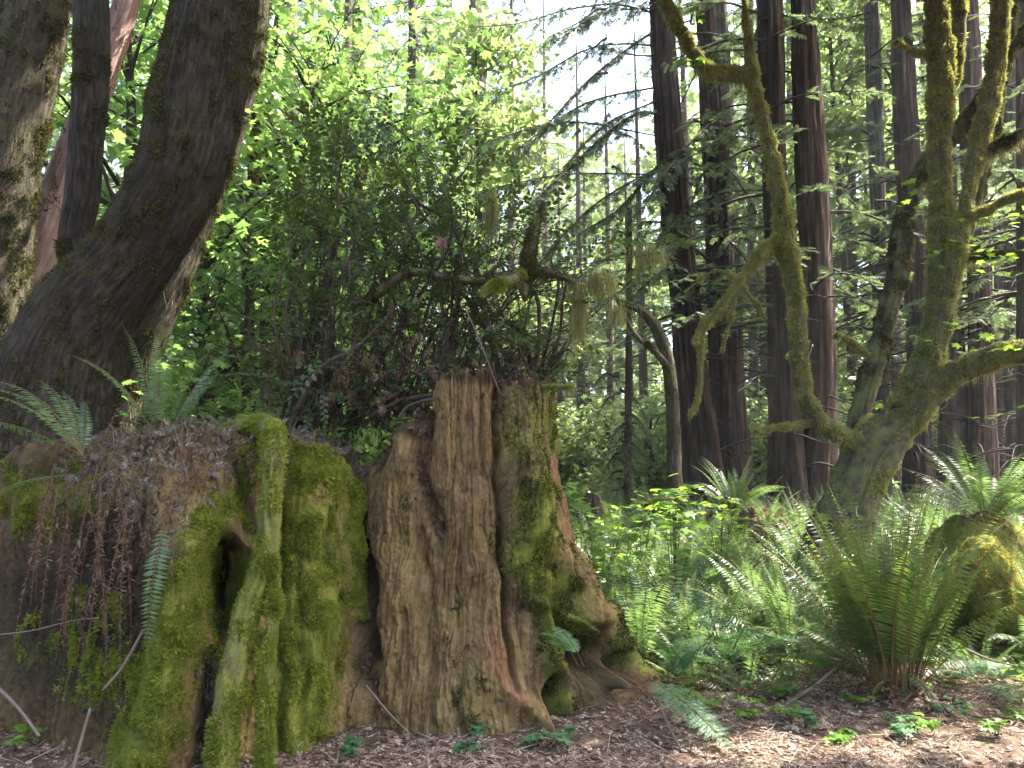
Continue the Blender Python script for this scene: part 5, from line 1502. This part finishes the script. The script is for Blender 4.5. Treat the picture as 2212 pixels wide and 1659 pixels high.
# hanging dead fronds on the stump's face
dh = [frond_geo(560 + i, 1.0, 2.95, .15, 56, .062, .3, start=.05, dead=True).mesh('withered_frond', MD) for i in range(4)]
t = thing('withered_fern', 'curtain of dead brown fern fronds hanging down the front of the mossy stump', 'fern', at(270, 1040, 4.32))
rng = np.random.default_rng(9)
for k in range(30):
    x = rng.choice([rng.uniform(105, 150), rng.uniform(170, 300), rng.uniform(250, 420)], p=[.3, .62, .08])
    y0 = rng.uniform(990, 1120)
    L = np.interp(x, [100, 140, 200, 270, 330, 400, 430], [440, 430, 400, 400, 330, 250, 160]) * rng.uniform(.5, 1.05)
    p = at(x, y0, 4.27 + .0 * x) - np.array(t.location)
    put(t, dh[k % 4], p, rng.uniform(0, 6.3), L * m_per_px(4.25), rng.normal(0, .05), rng.normal(0, .06), 'withered_frond')
t = thing('sword_fern', 'single green fern frond with scorched tips hanging down the face of the mossy stump', 'fern', at(358, 1130, 4.16))
fh = frond_geo(600, 1.0, 2.95, .25, 32, .125, .2, start=.06, droop=.05)
put(t, fh.mesh('frond', [M['rachis'], M['fern']]), (0, -.02, 0), PI - .1, .70)
for k in range(3):
    put(t, dh[k], (rng.normal(0, .03), -.02, -.1 * k), k, .3, name='withered_frond')

# lady ferns with lacy fronds
LADY = [frond_geo(620 + i, 1.0, .5 + .15 * i, 1.0 + .2 * i, 18, .30, .3, start=.30, lacy=True, droop=.1, roll=.1).mesh('frond', [M['rachis'], M['lady']]) for i in range(3)]
LADYF = frond_geo(630, 1.0, 1.5, .45, 20, .33, .3, start=.10, lacy=True, droop=.05, roll=.0).mesh('frond', [M['rachis'], M['lady']])
def lady(label, loc, fr):
    t = thing('lady_fern', label, 'fern', loc)
    for me, off, az, s, tl in fr:
        put(t, me, off, az, s, tl)
    return t
l0 = gp(1360, 5.05)
lady('single wide lacy fern frond spread in front of the stump roots', l0, [(LADYF, np.array(at(1400, 1462, 4.95)) - l0, PI + .75, .66, .42)])
l1 = gp(1258, 5.0)
lady('lacy fern growing from the hollow at the foot of the tall stump', l1, [(LADY[1], np.array(at(1250, 1440, 4.9)) - l1, PI - .9, .46, -.1), (LADY[0], np.array(at(1262, 1440, 4.9)) - l1, .9, .36, 0)])
l2 = gp(1420, 5.7)
lady('lacy fern on red stalks beside the flared root of the tall stump', l2, [(LADY[0], (0, 0, 0), -.9, .6, 0), (LADY[1], (0, 0, 0), .9, .5, .1), (LADY[0], (.1, .1, 0), -2.0, .5, -.2), (LADY[0], (.2, .2, 0), 2.2, .6, -.1)])
l3 = gp(1540, 6.4)
lady('lacy fern among the shining ferns left of the largest sword fern', l3, [(LADY[k % 3], (0, 0, 0), k * 1.1, .8, 0) for k in range(6)])
l4 = gp(2070, 5.9)
lady('lacy low fern in front of the golden moss lump', l4, [(LADY[k % 3], (0, 0, 0), k * 1.3 + .4, .5, .2) for k in range(6)])

# the fern bed behind
CL = [clump_mesh('sword_fern', 700 + i, 30) for i in range(5)]
rng = np.random.default_rng(21)
bed = []
for k in range(900):
    x = 1225 + 1050 * rng.random(); Y = 6.6 + 12 * rng.random() ** 1.2
    if 1740 < x < 2060 and Y < 7.0: continue
    p = gp(x, Y)
    if any((p[0] - q[0]) ** 2 + (p[1] - q[1]) ** 2 < (.26 + .02 * Y) ** 2 for q in bed): continue
    if 1790 < x < 1890 and 8.4 < Y < 9.5: continue
    bed.append(p)
for k in range(40):
    p = gp(-60 + 800 * rng.random(), 8.5 + 8 * rng.random()); bed.append(p)
for k, p in enumerate(bed):
    o = tag(link('sword_fern', CL[k % 5], None, p), 'sword fern crowded among others in the sunny fern bed behind the stumps', 'fern', 'sword ferns of the fern bed')
    s = rng.uniform(.75, 1.15); o.scale = (s, s, s * rng.uniform(.85, 1.1)); o.rotation_euler = (rng.normal(0, .06), rng.normal(0, .06), rng.uniform(0, 6.3))

# leafy seedlings and shrubs in front of the fern bed
def leafy_shrub(label, x, Y, h, w, n, leaf, mat, seed, name='leafy_shrub', cat='shrub', base=None):
    rng = np.random.default_rng(seed)
    b = gp(x, Y) if base is None else np.array(base)
    t = thing(name, label, cat, b)
    g, gl = Geo(), Geo()
    for k in range(max(3, n // 9)):
        e = b + np.array([rng.normal(0, w), rng.normal(0, w), h * rng.uniform(.55, 1.05)])
        V, F, U = tube([[*b, .006], [*((b + e) / 2 + [0, 0, h * .12]), .004], [*e, .0015]], .1, 4, cap=False); g.add(V, F, 0, U)
        m = 9
        p = e + rng.normal(0, 1, (m, 3)) * [w * .45, w * .45, h * .05] - np.array([0, 0, 1]) * rng.uniform(0, h * .25, (m, 1))
        az = rng.uniform(0, 2 * PI, m)
        D_ = np.stack([np.cos(az), np.sin(az), rng.normal(-.12, .15, m)], -1)
        V, F = inst(MAPLE2 * [.85, 1, 1], MAPLE2_F, p, frame(D_, np.array([0, -.1, 1.0]) + rng.normal(0, .22, (m, 3))), leaf * rng.uniform(.6, 1.2, m))
        gl.add(V, F)
    part('stems', g, M['twig'], t); part('leaves', gl, mat, t)
for a in [('lime green shrub nearest the tall stump with flat sunlit leaves', 1290, 7.6, 1.5, .24, 90, .15, 1), ('lime green shrub in front of the fallen red log', 1440, 8.0, 1.5, .3, 100, .15, 2), ('lime green low shrub left of the blackish redwood foot', 1540, 9.5, 1.15, .45, 100, .13, 3), ('pale leafy shrub crowding the edge of the stump', 1250, 8.6, 1.6, .35, 100, .12, 4), ('lime green shrub with big flat leaves below the far stump', 1370, 9.2, 1.4, .4, 100, .13, 5)]:
    leafy_shrub(*a[:7], M['bright'], a[7])
for k, (lab, x, Y, h) in enumerate([('seedling with yellowing drooping leaves in the litter at the bottom edge', 785, 4.55, .12), ('three leaved seedling in front of the right end of the tall stump', 1160, 4.75, .10), ('dark green seedling right of the three leaved one', 1215, 4.72, .11), ('pale seedling at the bottom left under the mossy stump', 105, 4.35, .14), ('tiny seedling before the middle of the tall stump', 1040, 4.85, .10), ('tiny seedling at the bottom edge under the tall stump', 1010, 4.6, .06), ('seedling in the litter left of the largest sword fern', 1700, 5.0, .14)]):
    leafy_shrub(lab, x, Y, h, .04, 9, .06, M['lady'] if k != 3 else M['bright'], 60 + k, 'seedling', 'seedling')

rng = np.random.default_rng(91)
for k in range(22):
    x, Y = rng.uniform(1430, 2230), rng.uniform(4.6, 5.9)
    leafy_shrub('small green seedling coming up through the litter on the right', x, Y, rng.uniform(.05, .13), .05, 18, .06, M['bright'] if k % 3 else M['lady'], 800 + k, 'seedling', 'seedling')
    COL.objects[-1].parent['group'] = 'seedlings in the litter'
# golden moss lump and the hummock under the fern
def lump(label, name, c, rad, mat, mossm, nm, seed, cat, msz=.022, thr=-.2):
    a, b = np.meshgrid(np.linspace(0, 2 * PI, 72, endpoint=False), np.linspace(0, PI, 40), indexing='xy')
    D_ = np.stack([np.sin(b) * np.cos(a), np.sin(b) * np.sin(a), np.cos(b)], -1)
    r = 1 + .25 * fbm(D_[..., 0] * 1.6 + seed, D_[..., 1] * 1.6, D_[..., 2] * 1.6, 3)
    V = (D_ * r[..., None]).reshape(-1, 3) * np.array(rad) + np.array(c)
    i, j = np.meshgrid(np.arange(39), np.arange(72), indexing='ij')
    q = np.stack([i * 72 + j, (i + 1) * 72 + j, (i + 1) * 72 + (j + 1) % 72, i * 72 + (j + 1) % 72], -1).reshape(-1, 4)
    g = Geo().add(V, [q], 0, V[:, :2] * 1.0)
    t = thing(name, label, cat, c)
    part('body', g, mat, t, True, True)
    trunk_moss(t, V, q, nm, msz, M[mossm], thr, lambda V: .6 * sstep(c[2] - rad[2], c[2] + rad[2] * .3, V[:, 2]) , 4)
lump('rounded lump of rotten wood covered in golden moss right of the largest fern', 'mossy_log', gp(2092, 6.9, .60), (.27, .3, .42), M['mosscover'], 'mosslit', 16000, 1, 'log')
lump('low mossy hummock carrying the arching fern on the right', 'mossy_hummock', gp(2095, 8.5, .35), (.72, .5, .76), M['mosscover'], 'moss', 26000, 2, 'hummock', thr=-.35)
fern('small fern in front of the mossy hummock', gp(2010, 7.75), 20, fm + fl, .8, deads=3)
fern('fern squeezed between the golden moss lump and the right frame edge', gp(2190, 7.6), 22, fm + fl, .85, deads=3)
fern('low fern at the edge of the litter left of the largest sword fern', gp(1690, 6.1), 18, fm + fl, .7, deads=5)
fern('low fern on the litter edge under the shining ferns', gp(1590, 5.95), 16, fm + fl, .62, deads=5)
fern('low fern behind the wide lacy frond', gp(1480, 6.0), 18, fm + fl, .7, deads=5)
lump('brown mound of dead fern litter at the foot of the bowed redwood', 'litter_mound', gp(1590, 12.4, .2), (.75, .6, .6), M['ground'], 'dead', 5000, 3, 'mound', .09, -.3)
# far stump and fallen red log
g = Geo(); V, F, U = tube([[*gp(1272, 13, -.1), .30], [*gp(1270, 13, .3), .22], [*gp(1272, 13.0, .6), .19], [*gp(1274, 13.0, .8), .12], [*gp(1276, 13.0, .95), .03]], .04, 40, furrow(.045, 4, .6, 3)); g.add(V, F, 0, U)
solo('far_stump', g, M['redwood'], 'small brown broken stump far off among the bushes right of the tall stump', 'tree stump', gp(1276, 13), smooth=True, uv=True)
a_, b_ = at(1388, 1090, 12.2), at(1490, 1082, 12.8)
g = Geo(); V, F, U = tube([[*a_, .02], [*(a_ * .8 + b_ * .2), .09], [*((a_ + b_) / 2 + [0, 0, .01]), .12], [*(a_ * .2 + b_ * .8), .08], [*b_, .02]], .04, 30, furrow(.035, 4, 1.5, 6)); g.add(V, F, 0, U)
solo('fallen_log', g, M['redbark'], 'short reddish fallen log lying beyond the lime green shrubs', 'log', a_, smooth=True, uv=True)

# ------------------------------------------------------------------ sticks
for lab, pts, r in [('pale broken stick leaning on the shaded face of the mossy stump', [(222, 1492, 4.22), (265, 1440, 4.25), (310, 1360, 4.28)], .008),
                    ('brown stick leaning at the bottom left corner', [(-10, 1480, 4.5), (40, 1530, 4.4), (85, 1590, 4.3)], .010),
                    ('short brown stick poking up beside the pale seedling', [(155, 1670, 4.1), (175, 1600, 4.15), (195, 1530, 4.2)], .009),
                    ('thin curved twig reaching in from the left edge', [(-10, 1372, 4.3), (70, 1362, 4.25), (160, 1340, 4.2), (215, 1335, 4.18)], .0035),
                    ('whitish stick beside the wide lacy frond', [(1425, 1515, 4.9), (1440, 1560, 4.8), (1475, 1625, 4.6)], .009),
                    ('long dead twig across the litter below the tall stump', [(790, 1480, 4.95), (840, 1540, 4.85), (885, 1585, 4.75)], .006),
                    ('grey dead branch lying under the largest fern', [(1700, 1520, 5.6), (1760, 1480, 5.7), (1820, 1430, 5.8)], .012),
                    ('pale thin branch lying in the sun at the right edge', [(2080, 1400, 6.3), (2140, 1425, 6.2), (2200, 1440, 6.1)], .010),
                    ('slanting bare twig in front of the shrub', [(1005, 665, 5.2), (1040, 745, 5.2), (1080, 850, 5.2)], .004),
                    ('curved dark root running along the top into the tall stump', [(860, 905, 5.4), (880, 880, 5.4), (915, 866, 5.3), (950, 862, 5.25)], .016),
                    ('thick dark bough lying behind the jagged stump pieces', [(800, 900, 5.8), (850, 872, 5.7), (900, 858, 5.6), (950, 852, 5.5)], .02)]:
    P_ = [[*at(*p), r * (1 - .35 * k / len(pts))] for k, p in enumerate(pts)]
    g = Geo(); V, F, U = tube(P_, .03, 8, bark_disp(r * .25, 10, 6, r * 900)); g.add(V, F, 0, U)
    solo('dead_stick', g, M['stick'] if 'dark' not in lab else M['twig'], lab, 'stick', P_[0][:3], smooth=True, uv=True)

# ------------------------------------------------------------------ litter
def litter_on(P_, N_s, seed, sz=1.0):
    """dead leaves, needle sprigs and twigs lying on points with normals"""
    rng = np.random.default_rng(seed)
    n = len(P_)
    kind = rng.random(n)
    g = Geo()
    t1 = nrm(np.cross(N_s, rdir(n, rng)))
    up = N_s + rng.normal(0, .33, (n, 3))
    d = t1 + N_s * np.abs(rng.normal(0, .22, (n, 1)))
    Mx = frame(d, up)
    k = kind < .42
    T = OVAL * [1, 1, 1] + np.array([0, 0, .0]); T = T.copy(); T[:, 2] += .55 * T[:, 0] ** 2
    V, F = inst(T, OVAL_F, P_[k] + N_s[k] * .004, Mx[k], sz * rng.uniform(.014, .045, k.sum()) * np.where(rng.random(k.sum()) < .06, 2.2, 1.0)); g.add(V, F)
    k = (kind >= .42) & (kind < .80)
    scatter(g, SPRAYS, P_[k] + N_s[k] * .006, Mx[k], sz * rng.uniform(.04, .13, k.sum()), 0, rng)
    k = kind >= .80
    T = np.array([[-.5, 0, 0], [.5, 0, 0], [.35, 1, 0], [-.35, 1, 0], [0, .5, .7]])
    L = sz * rng.uniform(.04, .20, k.sum())
    V, F = inst(T, [np.array([[0, 1, 4], [1, 2, 4], [2, 3, 4], [3, 0, 4]])], P_[k] + N_s[k] * .006, Mx[k], np.stack([L * 0 + .004 * sz, L, L * 0 + .005], -1)); g.add(V, F)
    return g
rng = np.random.default_rng(31)
n = 64000
Y = 3.7 + 5.2 * rng.random(n) ** 1.5
x = (rng.normal(1106, 950, n) - CX) / F_PX * Y
P_ = np.stack([x, Y, ground_z(x, Y)], -1)
kp = noise(x * 2.1, Y * 2.1, 4.0) + .5 * noise(x * 6, Y * 6, 4.0) > rng.uniform(-1.5, .25, n)
P_ = P_[kp]; n = len(P_)
Nn = nrm(np.stack([rng.normal(0, .12, n), rng.normal(0, .12, n), np.ones(n)], -1))
tag(link('leaf_litter', litter_on(P_, Nn, 32, .85).mesh('leaf_litter', [M['litter']])), 'brown litter of dead leaves, needles and twigs over the ground', 'leaf litter', None, 'stuff')
p, N, k = sample_surface(lTopV, lTopQ, 5200)
N = nrm(N * np.sign(N[:, 2:3] + 1e-6))
# the shoulder where litter spills down the front
wgt = np.zeros(len(lV)); px, py = proj(lV)
wgt = np.clip(RD([(200, 985), (300, 1040), (420, 1010), (540, 970)], 70)(px, py) * .9 + .5 * RD([(300, 1000), (330, 1150)], 90)(px, py) + .8 * RD([(450, 1430), (440, 1680)], 22)(px, py) + .6 * RD([(0, 1620), (200, 1640)], 30)(px, py), 0, 1)
p2, N2, k = sample_surface(lV, lQ, 2300, wgt ** 1.5)
tag(link('leaf_litter', litter_on(np.vstack([p, p2]), np.vstack([N, N2]), 33, .9).mesh('leaf_litter', [M['duff']])), 'needle litter heaped on the top and shoulder of the mossy stump', 'leaf litter', None, 'stuff')
p, N, k = sample_surface(tTopV, tTopQ, 2600); N = nrm(N * np.sign(N[:, 2:3] + 1e-6))
wgt = RD([(925, 900), (912, 1020), (930, 1090), (950, 1150)], 16)(*proj(tV)) + .7 * RD([(790, 1400), (830, 1560)], 14)(*proj(tV))
p2, N2, k = sample_surface(tV, tQ, 500, wgt ** 2)
tag(link('leaf_litter', litter_on(np.vstack([p, p2]), np.vstack([N, N2]), 34, .9).mesh('leaf_litter', [M['dead']])), 'needle litter caught on the split top and in the cracks of the tall stump', 'leaf litter', None, 'stuff')
# heaps of withered fern on the ground
for lab, x, Y, m, sp_r in [('heap of withered brown fern fronds beside the flared stump root', 1390, 5.25, 16, .35), ('withered brown fronds lying in the sun right of the largest sword fern', 2080, 5.6, 14, .4), ('withered brown fronds lying in front of the largest sword fern', 1860, 5.35, 12, .4), ('withered fern heap under the shining ferns', 1590, 6.1, 14, .5)]:
    b = gp(x, Y)
    t = thing('withered_fern', lab, 'fern', b)
    for k in range(m):
        q = b + np.array([rng.normal(0, sp_r), rng.normal(0, sp_r * .7), 0]); q[2] = float(ground_z(q[0], q[1])) + rng.uniform(.03, .14)
        o = put(t, dh[k % 4], q - b, rng.uniform(0, 6.3), rng.uniform(.35, .75), -1.45 + rng.normal(0, .15), rng.normal(0, .3), 'withered_frond')
# low green ground cover in the sun on the right
n = 2600
Y = rng.uniform(5.2, 8.0, n); x = (rng.uniform(1960, 2330, n) - CX) / F_PX * Y
k = noise(x * 2.2, Y * 2.2, 0) > -.1
x, Y = x[k], Y[k]; n = len(x)
P_ = np.stack([x, Y, ground_z(x, Y) + rng.uniform(.02, .13, n)], -1)
az = rng.uniform(0, 2 * PI, n)
V, F = inst(MAPLE2, MAPLE2_F, P_, frame(np.stack([np.cos(az), np.sin(az), 0 * az], -1), np.array([0, 0, 1.0]) + rng.normal(0, .3, (n, 3))), rng.uniform(.025, .06, n))
g = Geo().add(V, F)
tag(link('ground_cover', g.mesh('ground_cover', [M['bright']])), 'low green leafy ground cover in the sun at the right', 'ground cover', None, 'stuff')

# ------------------------------------------------------------------ the air of the wood
zb = float(ZZ.min()) - 1.0
zt = max((o.matrix_world @ Vector(c)).z for o in COL.objects if o.type == 'MESH' for c in o.bound_box) + 2.0 if False else 52.0
x0, x1, y0, y1 = -95.0, 95.0, -18.0, 104.0
V = np.array([[x0, y0, zb], [x1, y0, zb], [x1, y1, zb], [x0, y1, zb], [x0, y0, zt], [x1, y0, zt], [x1, y1, zt], [x0, y1, zt]])
Q = np.array([[0, 3, 2, 1], [4, 5, 6, 7], [0, 1, 5, 4], [1, 2, 6, 5], [2, 3, 7, 6], [3, 0, 4, 7]])
hm = bpy.data.materials.new('haze'); hm.use_nodes = True
hn = hm.node_tree; hn.nodes.clear()
ho = hn.nodes.new('ShaderNodeOutputMaterial'); hv = hn.nodes.new('ShaderNodeVolumePrincipled')
hv.inputs['Color'].default_value = (.86, .93, 1.0, 1); hv.inputs['Density'].default_value = HAZE; hv.inputs['Anisotropy'].default_value = 0.2
hn.links.new(hv.outputs[0], ho.inputs['Volume'])
tag(link('haze', Geo().add(V, [Q]).mesh('haze', [hm])), 'thin pale air between the trees', 'haze', None, 'stuff')
sc.cycles.volume_bounces = 0

for o in COL.objects:
    if o.name.split('.')[0] in ('hanging_moss', 'moss') and o.parent is not None:
        o['kind'] = 'stuff'
